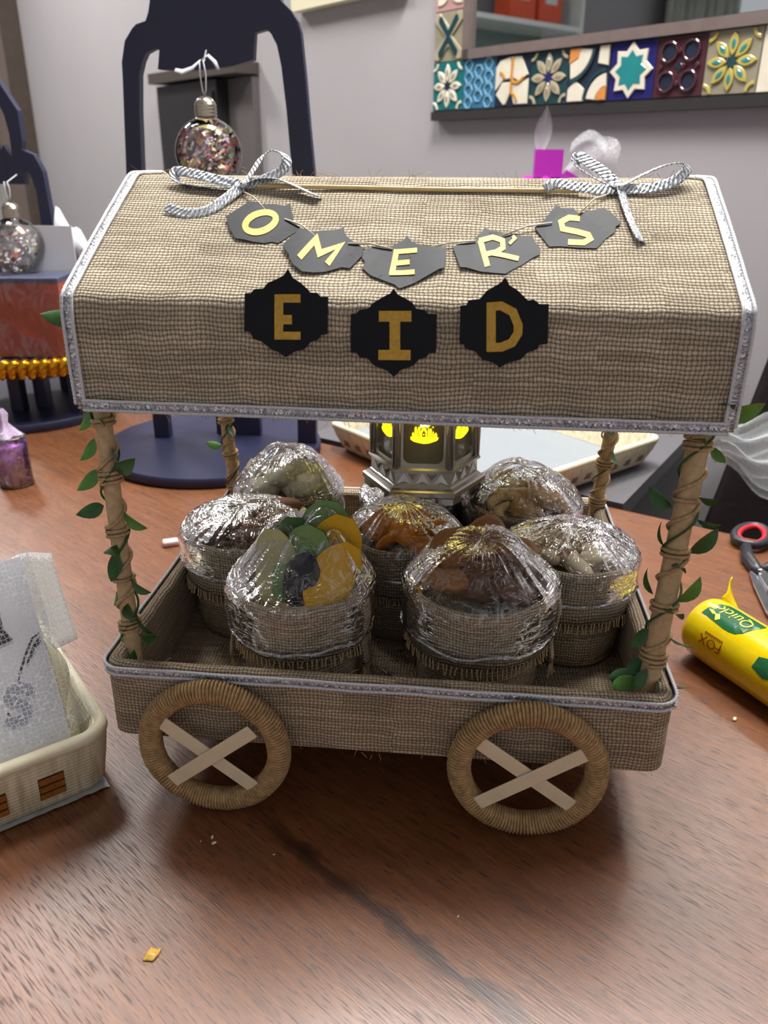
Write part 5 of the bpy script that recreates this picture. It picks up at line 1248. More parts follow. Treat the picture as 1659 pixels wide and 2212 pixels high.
# ================================================================== navy stands with bulb ornaments
def bulb(cx, cy, cz, r, top, knot, lab_, seed, ribbon_=True):
    t = thing('bulb_ornament', (cx, cy, cz - r), lab_, 'ornament', 'clear bulb ornaments')
    prof = [(.0008, -r)] + [(r * math.sin(PI * i / 16), -r * math.cos(PI * i / 16)) for i in range(1, 15)] + [(r * .30, r * .97), (r * .29, r * 1.1)]
    MB().lathe(prof, (cx, cy, cz), 32).build('globe', M['clear'], t, True)
    pr = [(r * .30, r * .96)]
    for i in range(4): z = r * (1.0 + .09 * i); pr += [(r * .315, z), (r * .335, z + r * .025), (r * .315, z + r * .05)]
    pr += [(r * .30, r * 1.38), (r * .22, r * 1.48), (r * .08, r * 1.54), (.0004, r * 1.54)]
    cp = MB().lathe(pr, (cx, cy, cz), 24).build('cap', M['cap_metal'], t, True)
    MB().tube([(cx, cy, cz + r * 1.54), (cx - .002, cy, cz + r * 1.7), (cx - .0035, cy, (cz + r * 1.54 + top) / 2 + .004), (cx - .003, cy, top)], .0008, 5).build('string', M['cord'], t, True)
    MB().tube([(cx, cy, cz + r * 1.54), (cx + .002, cy, cz + r * 1.7), (cx + .003, cy, (cz + r * 1.54 + top) / 2 + .004), (cx + .001, cy, top)], .0008, 5).build('string', M['cord'], t, True)
    if ribbon_:
        MB().tube([(cx - .001, cy - .002, top), (cx - .010, cy - .004, top - .008), (cx - .022, cy - .004, top - .012), (cx - .030, cy - .004, top - .010)], [.001, .003, .004, .003], 6, flat=.3).build('ribbon_tail', M['cord'], t, True)
        MB().tube([(cx, cy - .002, top), (cx + .008, cy - .004, top + .004), (cx + .015, cy - .004, top - .002), (cx + .019, cy - .004, top - .010)], [.001, .0025, .003, .002], 6, flat=.3).build('ribbon_tail', M['cord'], t, True)
    cf = MB(); rnd = random.Random(seed)
    for _ in range(300):
        while True:
            p = V((rnd.uniform(-1, 1), rnd.uniform(-1, 1), rnd.uniform(-1, .62)))
            if p.length < .93: break
        p = V((cx, cy, cz)) + p * r; q = V((rnd.gauss(0, 1), rnd.gauss(0, 1), rnd.gauss(0, 1))).normalized(); s1_ = q.orthogonal().normalized() * rnd.uniform(.0012, .0036); s2_ = q.cross(s1_) * rnd.uniform(.5, 1.0)
        cf.add([p - s1_ - s2_, p + s1_ - s2_, p + s1_ + s2_ + q * .001, p - s1_ + s2_], [(0, 1, 2, 3)])
    cf.build('confetti', M['confetti_w'] if seed == 2 else M['confetti'], t, kind='stuff')
    return t
cst = [(0, lin((248, 130, 130))), (.14, lin((252, 214, 170))), (.26, lin((206, 190, 214))), (.38, lin((248, 140, 176))), (.5, lin((244, 240, 150))), (.6, lin((180, 224, 160))), (.68, lin((250, 226, 226))), (.8, lin((226, 190, 226))), (.9, lin((252, 246, 242)))]
M['confetti'] = island_mat('confetti', cst)
M['confetti_w'] = island_mat('confetti_white', [(0, lin((240, 238, 238))), (.45, lin((226, 214, 210))), (.6, lin((206, 120, 100))), (.72, lin((240, 236, 190))), (.84, lin((250, 250, 250)))])

n1 = thing('mosque_stand', (-.262, .635, 0), 'tall navy arched stand with round base, directly behind the cart', 'stand')
MB().lathe([(.118, 0), (.140, .0005), (.1415, .003), (.1415, .011), (.140, .013), (.0005, .0132)], (-.288, .625, 0), 64, cap0=True).build('round_base', M['navy'], n1, True, auto=40)
S1 = [(-.371, .0132), (-.371, .328), (-.362, .439), (-.361, .455), (-.355, .476), (-.345, .488), (-.34, .492), (-.329, .495), (-.325, .503), (-.322, .514), (-.32, .531), (-.306, .552), (-.276, .576), (-.248, .604), (-.22, .575), (-.193, .551), (-.181, .53), (-.176, .513), (-.166, .504), (-.159, .494), (-.156, .484), (-.152, .439), (-.149, .392), (-.145, .341), (-.152, .0132),
      (-.176, .0132), (-.171, .341), (-.175, .408), (-.179, .451), (-.183, .471), (-.189, .482), (-.194, .486), (-.207, .483), (-.21, .457), (-.235, .451), (-.265, .448), (-.293, .447), (-.32, .448), (-.316, .468), (-.323, .468), (-.332, .464), (-.337, .456), (-.342, .443), (-.346, .407), (-.351, .338), (-.350, .0132)]
MB().prism(S1, (0, .637, 0), (1, 0, 0), (0, 0, 1), -.0065, .0065, .0008).build('arch_board', M['navy'], n1)
MB().box((-.262, .660, .10), (.06, .012, .175)).build('rear_brace', M['navy'], n1)
bulb(-.2625, .612, .362, .0375, .455, 1, 'clear bulb ornament of multicoloured confetti hanging behind the cart roof', 1)
MB().tube([(-.2620, .628, .466), (-.2622, .618, .4545)], .0009, 5).build('hook', M['cord'], n1)

n2c = (-.612, .79)
n2 = thing('mosque_stand', (n2c[0], n2c[1], 0), 'smaller navy stand at the left frame edge with a gold edged shelf', 'stand')
MB().lathe([(.118, 0), (.142, .0005), (.1435, .003), (.1435, .011), (.142, .013), (.0005, .0132)], (-.635, .785, 0), 64, cap0=True).build('round_base', M['navy'], n2, True, auto=40)
MB().lathe([(.001, .086), (.118, .086), (.120, .088), (.120, .098), (.118, .100), (.001, .100)], (-.600, .785, 0), 48).build('shelf', M['navy'], n2, True, auto=40)
rope = []
for i in range(420):
    a = 2 * PI * i / 420; rope.append(V((-.600 + (.1235 + .003 * math.cos(a * 60)) * math.cos(a), .785 + (.1235 + .003 * math.cos(a * 60)) * math.sin(a), .093 + .006 * math.sin(a * 60))))
ro = MB().tube(rope, .0065, 6, closed=True).build('gold_rope', M['gold_rope'], n2, True)
MB().tube([V((p.x * 1 + 0, p.y, p.z - .008)) for p in rope], .005, 6, closed=True).build('gold_rope', M['gold_rope'], n2, True)
for x, y in ((-.655, .72), (-.615, .735), (-.59, .76), (-.525, .74), (-.60, .86)):
    MB().box((x, y, .0495), (.018, .018, .073)).build('leg', M['navy'], n2)
S2 = [(-.546, .1), (-.546, .209), (-.548, .272), (-.55, .314), (-.551, .338), (-.556, .35), (-.561, .36), (-.569, .363), (-.577, .366), (-.574, .376), (-.574, .414), (-.602, .462)]
S2 = S2 + [(-1.204 - x, z) for x, z in S2[-2::-1]]
inn = [(-.563, .1), (-.563, .209), (-.565, .272), (-.565, .314), (-.568, .329), (-.573, .34), (-.577, .339), (-.58, .322)]
inn = [(-1.204 - x, z) for x, z in inn] + inn[::-1]
# board with a pointed opening near the top: built as right and left halves plus the lower panel
hole = [(-.602, .430), (-.594, .408), (-.591, .385), (-.592, .357), (-.598, .366), (-.602, .372)]
S2r = [(-.602, .462), (-.574, .414), (-.574, .376), (-.577, .366), (-.569, .363), (-.561, .36), (-.556, .35), (-.551, .338), (-.55, .314), (-.548, .272), (-.546, .209), (-.546, .1), (-.563, .1), (-.563, .209), (-.565, .272), (-.565, .314), (-.568, .329), (-.573, .34), (-.577, .339), (-.58, .322), (-.602, .322), (-.602, .372), (-.598, .366), (-.592, .357), (-.591, .385), (-.594, .408), (-.602, .430)]
MB().prism(S2r, (0, .79, 0), (1, 0, 0), (0, 0, 1), -.006, .006, .0006).build('arch_board', M['navy'], n2)
MB().prism([(-1.204 - x, z) for x, z in S2r][::-1], (0, .79, 0), (1, 0, 0), (0, 0, 1), -.006, .006, .0006).build('arch_board', M['navy'], n2)
bulb(-.5885, .752, .2440, .0368, .326, 1, 'clear bulb ornament of white confetti hanging at the left frame edge', 2, False)
MB().tube([(-.5895, .784, .334), (-.5895, .757, .3258)], .0009, 5).build('hook', M['cord'], n2)
# carton on the shelf
cb = thing('gift_carton', (-.56, .72, .1), 'coral box with a navy lid panel on the gold edged shelf', 'box')
ca = math.radians(8); AX = (V((math.cos(ca), math.sin(ca), 0)), V((-math.sin(ca), math.cos(ca), 0)), V((0, 0, 1)))
MB().box((-.563, .728, .152), (.096, .07, .1), AX).build('carton', M['coral'], cb)
MB().box((-.563, .728, .2045), (.0965, .0705, .006), AX).build('lid', simple('slate_lid', (86, 90, 116), .4), cb)
def wrapf(u, v):
    x = (u - .5) * .104; z = .099 + .115 * v
    return V((-.563, .728, 0)) + AX[0] * x + AX[1] * (-.0385 - .004 * math.sin(v * 9 + u * 4) * math.sin(PI * u)) + V((0, 0, z))
MB().grid(wrapf, 14, 14, lambda a, b: (a * .8, b * .8)).build('film_wrap', film_mat('box_film', (3, 9), .5, .08, 1.35, base=.0, gain=.8, crease=.10), cb, True)
wc = thing('white_card', (-.56, .764, .1), 'white card standing behind the coral box on the shelf', 'card')
MB().box((-.566, .768, .185), (.100, .003, .168), AX).build('sheet', M['white_card'], wc)
# white tulle bow behind, between the small stand and the roof
def tul(u, v): return V((-.545 + .085 * u, .80 + .02 * math.sin(6 * v), .165 + .125 * v * (1 - .70 * u) + .006 * math.sin(u * 20 + v * 7)))
tlm = MB().grid(tul, 16, 16, lambda a, b: (a * .1, b * .1)); tlm.grid(lambda u, v: tul(u, v * .8) + V((.004, .012, -.012)), 16, 16, lambda a, b: (a * .1 + .3, b * .1))
to = tlm.build('tulle_bow', net_mat('tulle_white', 500, .2, (240, 244, 248), .9, .72), None, True); tag(to, 'white tulle bow tied to the small navy stand leg', 'bow')

# ================================================================== magenta gift tower with tulle
MGx, MGy = .153, 1.01
mg = thing('gift_tower', (MGx, MGy, -.002), 'magenta paper tower topped with white tulle behind the roof', 'decoration')
MB().box((MGx - .004, MGy + .03, .145), (.09, .07, .294)).build('tower_body', M['magenta'], mg)
MB().lathe([(.064, .29), (.066, .297), (.052, .320), (.030, .335)], (MGx - .003, MGy + .03, 0), 4, cap0=True, cap1=True).build('roof_block', M['magenta'], mg)
MB().box((MGx, MGy + .02, .353), (.043, .036, .040)).build('top_block', M['magenta'], mg)
MB().prism([(.020, .333), (.048, .333), (.028, .344)], (MGx, MGy - .001, 0), (1, 0, 0), (0, 0, 1), -.02, .0).build('paper_flap', M['magenta'], mg)
def tloop(u, v): return V((MGx - .014 + .020 * (v - .5) * math.sin(PI * min(1, .15 + u * .85)) * 1.3 + .006 * u, MGy + .01 + .008 * math.sin(v * PI), .372 + .062 * u))
b = MB().grid(tloop, 14, 8, lambda a, b: (a * .08, b * .05))
b.grid(lambda u, v: V((MGx + .020 + (.016 + .082 * v) * math.cos(math.radians(4 + 62 * u)) * (1 - .10 * math.sin(9 * u)), MGy + .030 + .010 * math.sin(7 * u + 3 * v), .328 + (.010 + .078 * v) * math.sin(math.radians(4 + 62 * u)) * (1 - .10 * math.sin(9 * u)))), 18, 14, lambda a, b: (a * .09, b * .07))
b.grid(lambda u, v: V((MGx + .022 + .055 * u + .012 * v, MGy + .018 + .01 * math.sin(7 * v), .333 + .050 * v + .018 * math.sin(PI * u))), 16, 12, lambda a, b: (a * .07 + .2, b * .06))
b.build('tulle', M['tulle'], mg, True)

# ================================================================== purple glass candle
pc = thing('candle_jar', (-.484, .478, 0), 'small lilac glass candle jar with tulle at the left edge', 'candle')
def pw(r_, z, a): return r_ * (1 + .04 * math.sin(a * 14) * (1 if .004 < z < .058 else 0) + .03 * math.sin(z * 700 + a * 3)), z
MB().lathe([(.0175, 0), (.0195, .002), (.0185, .006), (.0182, .030), (.0178, .056), (.0185, .060), (.0165, .0605), (.016, .052)], (-.484, .478, 0), 42, pw, cap0=True).build('jar', M['lilac'], pc, True)
MB().lathe([(.0150, .004), (.0155, .05), (.001, .052)], (-.484, .478, 0), 24, cap0=True).build('wax', M['lilac_solid'], pc, True)
MB().lathe([(.017, .060), (.012, .066), (.005, .075), (.0065, .086), (.003, .092)], (-.490, .480, 0), 24, lambda r_, z, a: (r_ * (1 + .25 * math.sin(5 * a)), z)).build('tulle_tuft', net_mat('tulle_lilac', 400, .2, (222, 200, 232), .8, .5), pc, True)
# clear plastic scrap by the sack
cs = MB()
for i in range(1): cs.box((-.247, .338, .003), (.016, .011, .006), (V((.9, .43, 0)), V((-.43, .9, 0)), V((0, 0, 1))))
co_ = cs.build('plastic_clip', simple('clip_plastic', (222, 198, 200), .25), None); tag(co_, 'tiny translucent plastic clip on the table left of the sacks', 'clip')
bvm = co_.modifiers.new('bevel', 'BEVEL'); bvm.width = .002; bvm.segments = 2

# ================================================================== woven baskets
def basket(name, o, u, v, lu, lv, h, label, mats, nu, nv, taper=.012, inner_paper=True):
    """o: near corner on the table, u and v: unit directions of the two sides seen"""
    t = thing(name, o, label, 'basket')
    o, u, v = V(o), V(u).normalized(), V(v).normalized(); up = V((0, 0, 1))
    def ring(ins_, z, r, n=6):
        pts = rrect(ins_, lu - ins_, ins_, lv - ins_, r, n); return [o + u * x + v * y + up * z for x, y in pts]
    prof = [(.012 + taper, .0), (.003 + taper, .001), (taper, .005), (taper * .4, h * .55), (0, h - .004), (.001, h), (.006, h + .001), (.008, h - .003), (.009 + taper * .5, h * .5), (.010 + taper, .006)]
    rg = [ring(a, z, .014) for a, z in prof]; n = len(rg[0]); vs = [p for r in rg for p in r]; F = []; U = []
    for r in range(len(rg) - 1):
        for i in range(n):
            j = (i + 1) % n; F.append((r * n + i, r * n + j, (r + 1) * n + j, (r + 1) * n + i)); U.append([(i * .01, r * .01), (i * .01 + .01, r * .01), (i * .01 + .01, r * .01 + .01), (i * .01, r * .01 + .01)])
    k = (len(rg) - 1) * n; F.append(tuple(k + i for i in range(n))); U.append([(0, 0)] * n); F.append(tuple(range(n))[::-1]); U.append([(0, 0)] * n)
    MB().add(vs, F, U).build('woven_wall', M['cream_weave'], t, True, auto=60)
    MB().tube(ring(.0025, h - .001, .014), .0042, 8, closed=True).build('rolled_rim', M['cream'], t, True)
    for (dr, L, org, nrm, cnt) in ((u, lu, o, -v, nu), (v, lv, o, -u, nv), (u, lu, o + v * lv, v, nu), (v, lv, o + u * lu, u, nv)):
        for i in range(cnt):
            x = .022 + (L - .044) * (i + .5) / cnt; ins_ = taper * .75
            c = org + dr * x - nrm * ins_ + up * (h * .44); tilt = (up * h + nrm * taper).normalized()
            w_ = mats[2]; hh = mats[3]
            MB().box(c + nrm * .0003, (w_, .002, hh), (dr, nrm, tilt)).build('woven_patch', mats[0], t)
            pt = t.children[-1] if False else None
            for q in range(3):
                cc = c + tilt * (hh * (q - 1) / 3) + nrm * .0014
                MB().box(cc, (w_ * .96, .0018, hh * .24), (dr, nrm, tilt)).build('strip', mats[1], t)
    return t
tw = NT('cream_weave')
co = tw.coord('Object'); sp = tw.n('ShaderNodeSeparateXYZ'); tw.l(co, sp.inputs[0])
nz = tw.noise(tw.mapping(co, (240, 240, 14)), 1.0, 3)
tw.l(tw.ramp(nz.outputs[0], [(.3, lin((196, 182, 146))), (.6, lin((232, 222, 190)))]), tw.b.inputs['Base Color']); tw.b.inputs['Roughness'].default_value = .55
wv = tw.n('ShaderNodeTexWave'); wv.bands_direction = 'Z'; wv.inputs['Scale'].default_value = 130; wv.inputs['Distortion'].default_value = 1.0; tw.l(co, wv.inputs[0])
tw.l(tw.bump(wv.outputs[1], .25, .001), tw.b.inputs['Normal'])
M['cream_weave'] = tw.m
basket('basket', (.078, .430, .0005), (-.70, .714, 0), (.714, .70, 0), .31, .30, .036, 'empty cream woven basket with paper liner behind the cart', (simple('patch_brown', (70, 52, 42), .7), M['dusk_strip'], .011, .013), 11, 10, .010)  # dark brown backing under the woven strips
pp = MB(); uo, vo_ = V((-.70, .714, 0)).normalized(), V((.714, .70, 0)).normalized(); ob = V((.078, .430, .0005))
def paper(u, v): return ob + uo * (.024 + .262 * u) + vo_ * (.024 + .252 * v) + V((0, 0, .0095 + .002 * abs(noise.noise(V((u * 3, v * 3, 0)))) + (.016 * max(0, u - .86) / .14 if u > .86 else 0)))
po_ = pp.grid(paper, 24, 24).build('paper_liner', M['white_paper'], None, True)
tag(po_, 'white paper sheet lying inside the empty cream basket', 'paper'); sm = po_.modifiers.new('thick', 'SOLIDIFY'); sm.thickness = .0006; sm.offset = 1

bo_ = V((-.169, .0055, .0005)); bu, bv_ = V((-.74, -.67, 0)).normalized(), V((-.67, .74, 0)).normalized()
basket('gift_basket', bo_ + V((.008, -.002, 0)), bu, bv_, .30, .22, .042, 'cream woven gift basket holding a white box, left of the cart', (simple('patch_dark', (40, 24, 14), .6), M['brown_strip'], .0145, .0165), 8, 6, .004)
fo_ = MB()
def foil(u, v):
    return bo_ + V((.008, -.002, 0)) + bu * (.006 + .29 * u) + bv_ * (.0028 + .03 * v) + V((0, 0, .0006 + .0012 * abs(noise.noise(V((u * 30, v * 4, 0)))) * (1 - v)))
fob = fo_.grid(foil, 60, 4).build('foil_sheet', M['foil'], None, True); tag(fob, 'crumpled silver foil edge under the gift basket', 'foil')
# white carton inside, leaning back
be = math.radians(27); BB = V((-.189, .0046, .040)); hb = V((0, 0, 1)) * math.cos(be) + bv_ * math.sin(be); nb = bu.cross(hb)      # nb: face normal
if nb.dot(V((.038, -.37, .356)) - BB) < 0: nb = -nb
wb = thing('carton', (BB.x, BB.y, .01), 'white carton with black and silver print leaning in the gift basket', 'box')
hgt, low = .108, .028
cen = BB + bu * .075 + hb * ((hgt - low) / 2) - nb * .020
MB().box(cen, (.150, .040, hgt + low), (bu, nb, hb)).build('carton_body', M['white_card'], wb)
def FP(a, h, d=.0): return BB + bu * a + hb * h + nb * d
def face_prism(poly, name, mat, par):
    MB().prism([(-a, h) for a, h in poly], BB + nb * .0001, -bu, hb, 0.0, .0004).build(name, mat, par)
def stroke2(pts, w):
    L = []; R_ = []
    for i, p in enumerate(pts):
        a = V(pts[max(0, i - 1)]); c = V(pts[min(len(pts) - 1, i + 1)]); d = (c - a).normalized(); n_ = V((-d.y, d.x)) * (w[i] if isinstance(w, list) else w) / 2
        L.append(tuple(V(p) + n_)); R_.append(tuple(V(p) - n_))
    return L + R_[::-1]
def face_ribbon(pts, w, name, mat, par):
    b = MB(); L = []; R_ = []
    for i, p in enumerate(pts):
        a = V(pts[max(0, i - 1)]); c = V(pts[min(len(pts) - 1, i + 1)]); d = (c - a).normalized(); ww = w[i] if isinstance(w, list) else w; n_ = V((-d.y, d.x)) * ww / 2
        L.append(V(p) + n_); R_.append(V(p) - n_)
    vs = []
    for l_, r_ in zip(L, R_): vs += [FP(l_.x, l_.y, .0001), FP(r_.x, r_.y, .0001), FP(l_.x, l_.y, .0005), FP(r_.x, r_.y, .0005)]
    F = []
    for i in range(len(pts) - 1):
        o = 4 * i; F += [(o + 2, o + 6, o + 7, o + 3), (o, o + 4, o + 6, o + 2), (o + 1, o + 3, o + 7, o + 5)]
    b.add(vs, F); b.build(name, mat, par)
# letter S in silver, swoosh lines and a black letter stroke
face_ribbon([(.0150, .0270), (.0155, .0315), (.0200, .0340), (.0250, .0330), (.0270, .0300), (.0255, .0270), (.0215, .0240), (.0190, .0215), (.0190, .0180), (.0225, .0150), (.0275, .0152), (.0305, .0185)], .0052, 'printed_letter', M['print_grey'], wb)
face_ribbon([(.0015, .0610), (.0060, .0590), (.0105, .0530), (.0160, .0440), (.0205, .0362)], [.0006, .0010, .0012, .0012, .0008], 'printed_line', M['print_black'], wb)
face_ribbon([(.0014, .0575), (.0050, .0550), (.0090, .0500), (.0125, .0455)], [.0024, .0026, .0018, .0006], 'printed_line', M['print_black'], wb)
face_ribbon([(.0195, .0790), (.0215, .0690), (.0200, .0608)], [.0010, .0035, .0075], 'printed_stroke', M['print_black'], wb)
face_ribbon([(.0290, .0205), (.0297, .0213)], .0012, 'printed_dot', M['print_black'], wb)
# net wrapped over basket and carton
def netf(u, v):
    # from over the carton front, round its right edge, down to the basket side
    top = FP(-.004, hgt + .004, .004).lerp(FP(-.004, 0.0, .004), v)
    far = (bo_ + bv_ * .16 + V((0, 0, .07))).lerp(bo_ + bv_ * .015 + V((.006, 0, .044)), v)
    mid = top.lerp(far, u)
    return mid + V((0, 0, .010 * math.sin(PI * u) * (1 - .8 * v))) + nb * (.004 * math.sin(u * 13 + v * 4))
nm = MB().grid(netf, 24, 24, lambda a, b: (a * .12, b * .11))
nm.grid(lambda u, v: FP(-.004 + .15 * u, hgt + .004 - (hgt + .006) * v, .0035 + .0025 * math.sin(u * 9) * math.sin(v * 8)), 24, 18, lambda a, b: (a * .15 + .3, b * .11))
no = nm.build('net_wrap', M['net'], None, True); tag(no, 'white net wrapped over the gift basket and its carton', 'net')
# white tissue folded at the top right of the carton
def tiss(u, v):
    return FP(.012 - .036 * u, .105 - .050 * v - .018 * u, -.012 + .02 * u * (1 - v)) + V((0, 0, .004 * math.sin(4 * u + 3 * v))) + bv_ * (.05 * u * (1 - .6 * v))
tsm = MB().grid(tiss, 12, 12, lambda a, b: (a * .05, b * .05)).build('tissue_fold', net_mat('tissue', 420, .07, (232, 238, 236), .85, .42), None, True)
sm = tsm.modifiers.new('thick', 'SOLIDIFY'); sm.thickness = .0008; tag(tsm, 'white tissue fold beside the carton in the gift basket', 'tissue')
def tiss2(u, v): return FP(-.001 - .012 * math.sin(PI * v) * u, .055 - .055 * v, -.004 - .012 * u) + bv_ * (.012 * u)
tsm = MB().grid(tiss2, 8, 14, lambda a, b: (a * .05, b * .05)).build('cream_tissue', simple('tissue_cream', (228, 222, 184), .6), None, True)
sm = tsm.modifiers.new('thick', 'SOLIDIFY'); sm.thickness = .0008; tag(tsm, 'cream tissue tucked between the carton and the basket side', 'tissue')

# ================================================================== yellow bag roll
RR = .0245
ra, rb_ = V((.2330, .2000, RR)), V((.3560, -.0050, RR))
rx = (rb_ - ra).normalized(); ry = V((0, 0, 1)); rz = rx.cross(ry)       # rz points to the viewer's left-front
if rz.dot(V((.038, -.37, .356)) - ra) < 0: rz = -rz
rl = thing('bag_roll', (ra.x, ra.y, 0), 'yellow plastic bag roll with green label on the right of the table', 'roll')
def cyl(s, a, r=RR): return ra + rx * s + ry * (r * math.sin(a)) + rz * (r * math.cos(a))       # a: 0 faces the viewer, 90 up
LN = (rb_ - ra).length
b = MB()
prf = [(.004, .010), (0.0, .016), (.0, RR * .86), (.002, RR * .95), (.006, RR)] + [(LN * i / 10, RR * (1 + .006 * math.sin(i * 2.1))) for i in range(1, 10)] + [(LN - .006, RR), (LN - .001, RR * .93), (LN, .016), (LN - .004, .010)]
vs = [cyl(s, 2 * PI * k / 40, r) for s, r in prf for k in range(40)]; F = []
for i in range(len(prf) - 1):
    for k in range(40): F.append((i * 40 + k, i * 40 + (k + 1) % 40, (i + 1) * 40 + (k + 1) % 40, (i + 1) * 40 + k))
F.append(tuple(range(40))); F.append(tuple((len(prf) - 1) * 40 + k for k in range(40))[::-1])
b.add(vs, F); b.build('roll_body', M['yellow'], rl, True)
def flap(u, v): return cyl(-.001 + .014 * u * (1 - v), math.radians(128 + 20 * u), RR * (1.02 + .75 * v * (1 - .55 * u)) ) + rx * (.002 * math.sin(5 * v))
fo = MB().grid(flap, 6, 8).build('torn_flap', M['yellow'], rl, True); sm = fo.modifiers.new('thick', 'SOLIDIFY'); sm.thickness = .0006
def decal(poly, name, mat, par, lift=.0004, sub=6):
    """poly of (s, angle degrees) on the roll: fan of thin strips following the curve"""
    b = MB(); n = len(poly)
    cx_ = sum(p[0] for p in poly) / n; ca_ = sum(p[1] for p in poly) / n
    vs = [cyl(cx_, math.radians(ca_), RR + lift)]; F = []
    for r in range(1, sub + 1):
        for p in poly: vs.append(cyl(cx_ + (p[0] - cx_) * r / sub, math.radians(ca_ + (p[1] - ca_) * r / sub), RR + lift))
    for i in range(n):
        j = (i + 1) % n; F.append((0, 1 + i, 1 + j))
        for r in range(sub - 1): F.append((1 + r * n + i, 1 + (r + 1) * n + i, 1 + (r + 1) * n + j, 1 + r * n + j))
    b.add(vs, F); return b.build(name, mat, par)
lbl = decal([(.0100, 52), (.0105, 66), (.013, 88), (.018, 100), (.025, 102), (.034, 101), (.043, 101), (.052, 101), (.0515, 88), (.0490, 72), (.0470, 60), (.0430, 51), (.0380, 48), (.033, 47.5), (.026, 49), (.018, 51)], 'green_label', M['green_print'], rl, .0003)
def text_on(txt, s0, a0, ht, flip, name, mat, par, lift, squeeze=1.0, slant=0.0):
    cu = bpy.data.curves.new('tmp_text', 'FONT'); cu.body = txt; cu.size = 1.0; cu.resolution_u = 3; cu.align_x = 'CENTER'; cu.align_y = 'CENTER'
    ob = bpy.data.objects.new('tmp_text', cu); COL.objects.link(ob)
    dg = bpy.context.evaluated_depsgraph_get(); me = ob.evaluated_get(dg).to_mesh()
    vs = []; sg = -1 if flip else 1
    for v_ in me.vertices:
        x, y = v_.co.x + slant * v_.co.y, v_.co.y
        s = s0 + sg * x * ht * squeeze; a = math.radians(a0) + sg * y * ht / RR
        vs.append(cyl(s, a, RR + lift))
    b = MB().add(vs, [tuple(p.vertices) for p in me.polygons]); ob.evaluated_get(dg).to_mesh_clear()
    bpy.data.objects.remove(ob, do_unlink=True); bpy.data.curves.remove(cu)
    return b.build(name, mat, par)
text_on('Quick', .0320, 80, .0125, True, 'lettering', M['yellow_print'], lbl, .0007, 1.0, .1)
text_on('FOX', .0300, 14, .0105, True, 'red_lettering', M['red_print'], rl, .0005)
for i in range(9):
    s = .0225 + i * .0019
    decal([(s, 25), (s + .0013, 25), (s + .0013, 29), (s, 29)], 'small_print', M['red_print'], rl, .0004, 1)
for (s, a, ds, da) in ((.0165, 64, .0045, 6), (.0225, 60, .003, 13)):
    decal([(s - ds, a + da * .2), (s - ds * .2, a + da * .6), (s + ds, a - da * .1), (s + ds * .2, a - da * .6)], 'printed_leaf', M['yellow_print'], lbl, .0007, 2)
decal([(.068, 40), (.067, 20), (.078, 12), (.086, 20), (.086, 44), (.076, 46)], 'green_label', M['green_print'], rl, .0003)
lb2 = None
# ================================================================== scissors
sc = thing('scissors', (.325, .38, 0), 'scissors with black and red handles at the right table edge', 'scissors')
def loop(c, a, b2, ang, r, name, mat, z=.007):
    pts = []
    for i in range(28):
        t = 2 * PI * i / 28; x = a * math.cos(t) * (1 + .15 * math.cos(t)); y = b2 * math.sin(t); pts.append((c[0] + x * math.cos(ang) - y * math.sin(ang), c[1] + x * math.sin(ang) + y * math.cos(ang), z))
    return MB().tube(pts, r, 8, closed=True).build(name, mat, sc, True)
pv = V((.3200, .330, .006))
h1 = loop((.337, .412), .026, .0155, math.radians(62), .0046, 'handle_loop', M['black_plastic']); loop((.337, .412), .0225, .012, math.radians(62), .0030, 'handle_grip', M['red_plastic'], .008)
h2 = loop((.378, .392), .027, .0165, math.radians(48), .0046, 'handle_loop', M['black_plastic']); loop((.378, .392), .0235, .013, math.radians(48), .0030, 'handle_grip', M['red_plastic'], .008)
MB().tube([(.324, .388, .007), (.318, .362, .007), (.319, .343, .006), (.3205, .331, .005)], [.0055, .0065, .0060, .0045], 8, flat=.7).build('shank', M['black_plastic'], sc, True)
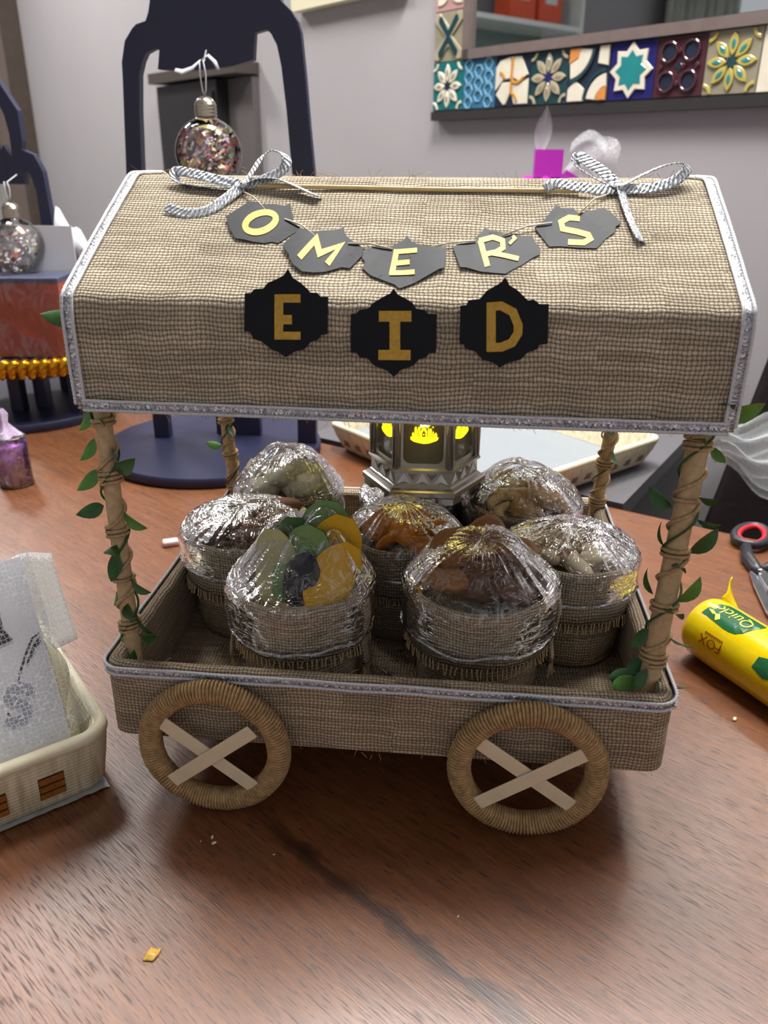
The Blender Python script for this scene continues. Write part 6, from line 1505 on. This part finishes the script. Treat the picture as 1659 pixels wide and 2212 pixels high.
MB().tube([(.360, .372, .007), (.340, .352, .007), (.325, .338, .006)], [.0055, .0065, .0055], 8, flat=.7).build('shank', M['black_plastic'], sc, True)
for poly, z in (([(.313, .336), (.322, .342), (.3235, .325), (.310, .268), (.3045, .252), (.3040, .262), (.3085, .310)], .003), ([(.319, .342), (.331, .340), (.330, .322), (.3235, .27), (.3195, .248), (.3175, .262), (.3175, .31)], .0052)):
    MB().prism(poly, (0, 0, z), (1, 0, 0), (0, 1, 0), 0, .002, .0004).build('blade', M['steel'], sc)
MB().lathe([(.0001, .0098), (.0022, .0094), (.0028, .008), (.0028, .006)], (.3215, .333, 0), 14).build('screw', M['steel'], sc, True)

# ================================================================== crumbs and the flake on the table
fl = MB().grid(lambda u, v: V((-.1000 + (u - .5) * .0068 * (1 - .5 * abs(v - .5)) + .0016 * (v - .5), -.1068 + (v - .5) * .0075, .0006 + .0012 * math.sin(PI * u) * math.sin(PI * v * 1.2) + .0005 * noise.noise(V((u * 4, v * 4, 1))))), 8, 8)
fo = fl.build('fruit_flake', simple('flake', (218, 176, 84), .35, var=.15, vscale=300), None, True); sm = fo.modifiers.new('thick', 'SOLIDIFY'); sm.thickness = .0006
tag(fo, 'yellow dried fruit flake on the table in front of the cart', 'crumb')
for (x, y, s, lb_) in ((-.0928, -.0310, .0011, 'white crumb below the left wheel, upper of the pair'), (-.0905, -.0352, .0012, 'white crumb below the left wheel, lower of the pair'), (-.0985, -.0345, .0005, 'speck of crumb just left of the pair below the left wheel'), (.2367, .1125, .0019, 'pale crumb on the table below the yellow roll'), (.048, -.069, .0006, 'speck of crumb on the table below the right wheel'), (-.055, -.0395, .0006, 'speck of crumb beside the dark split in the wood')):
    b = MB(); vs = []
    rnd = random.Random(int(x * 1e4)); b.lathe([(s * .3, 0), (s, s * .3), (s * .8, s * .8), (s * .2, s)], (x, y, 0), 9, lambda r_, z, a: (r_ * (1 + .35 * math.sin(2 * a + x * 900)), z), cap0=True, cap1=True)
    o = b.build('crumb', M['pale_fig'], None, True); tag(o, lb_, 'crumb', 'crumbs on the table')
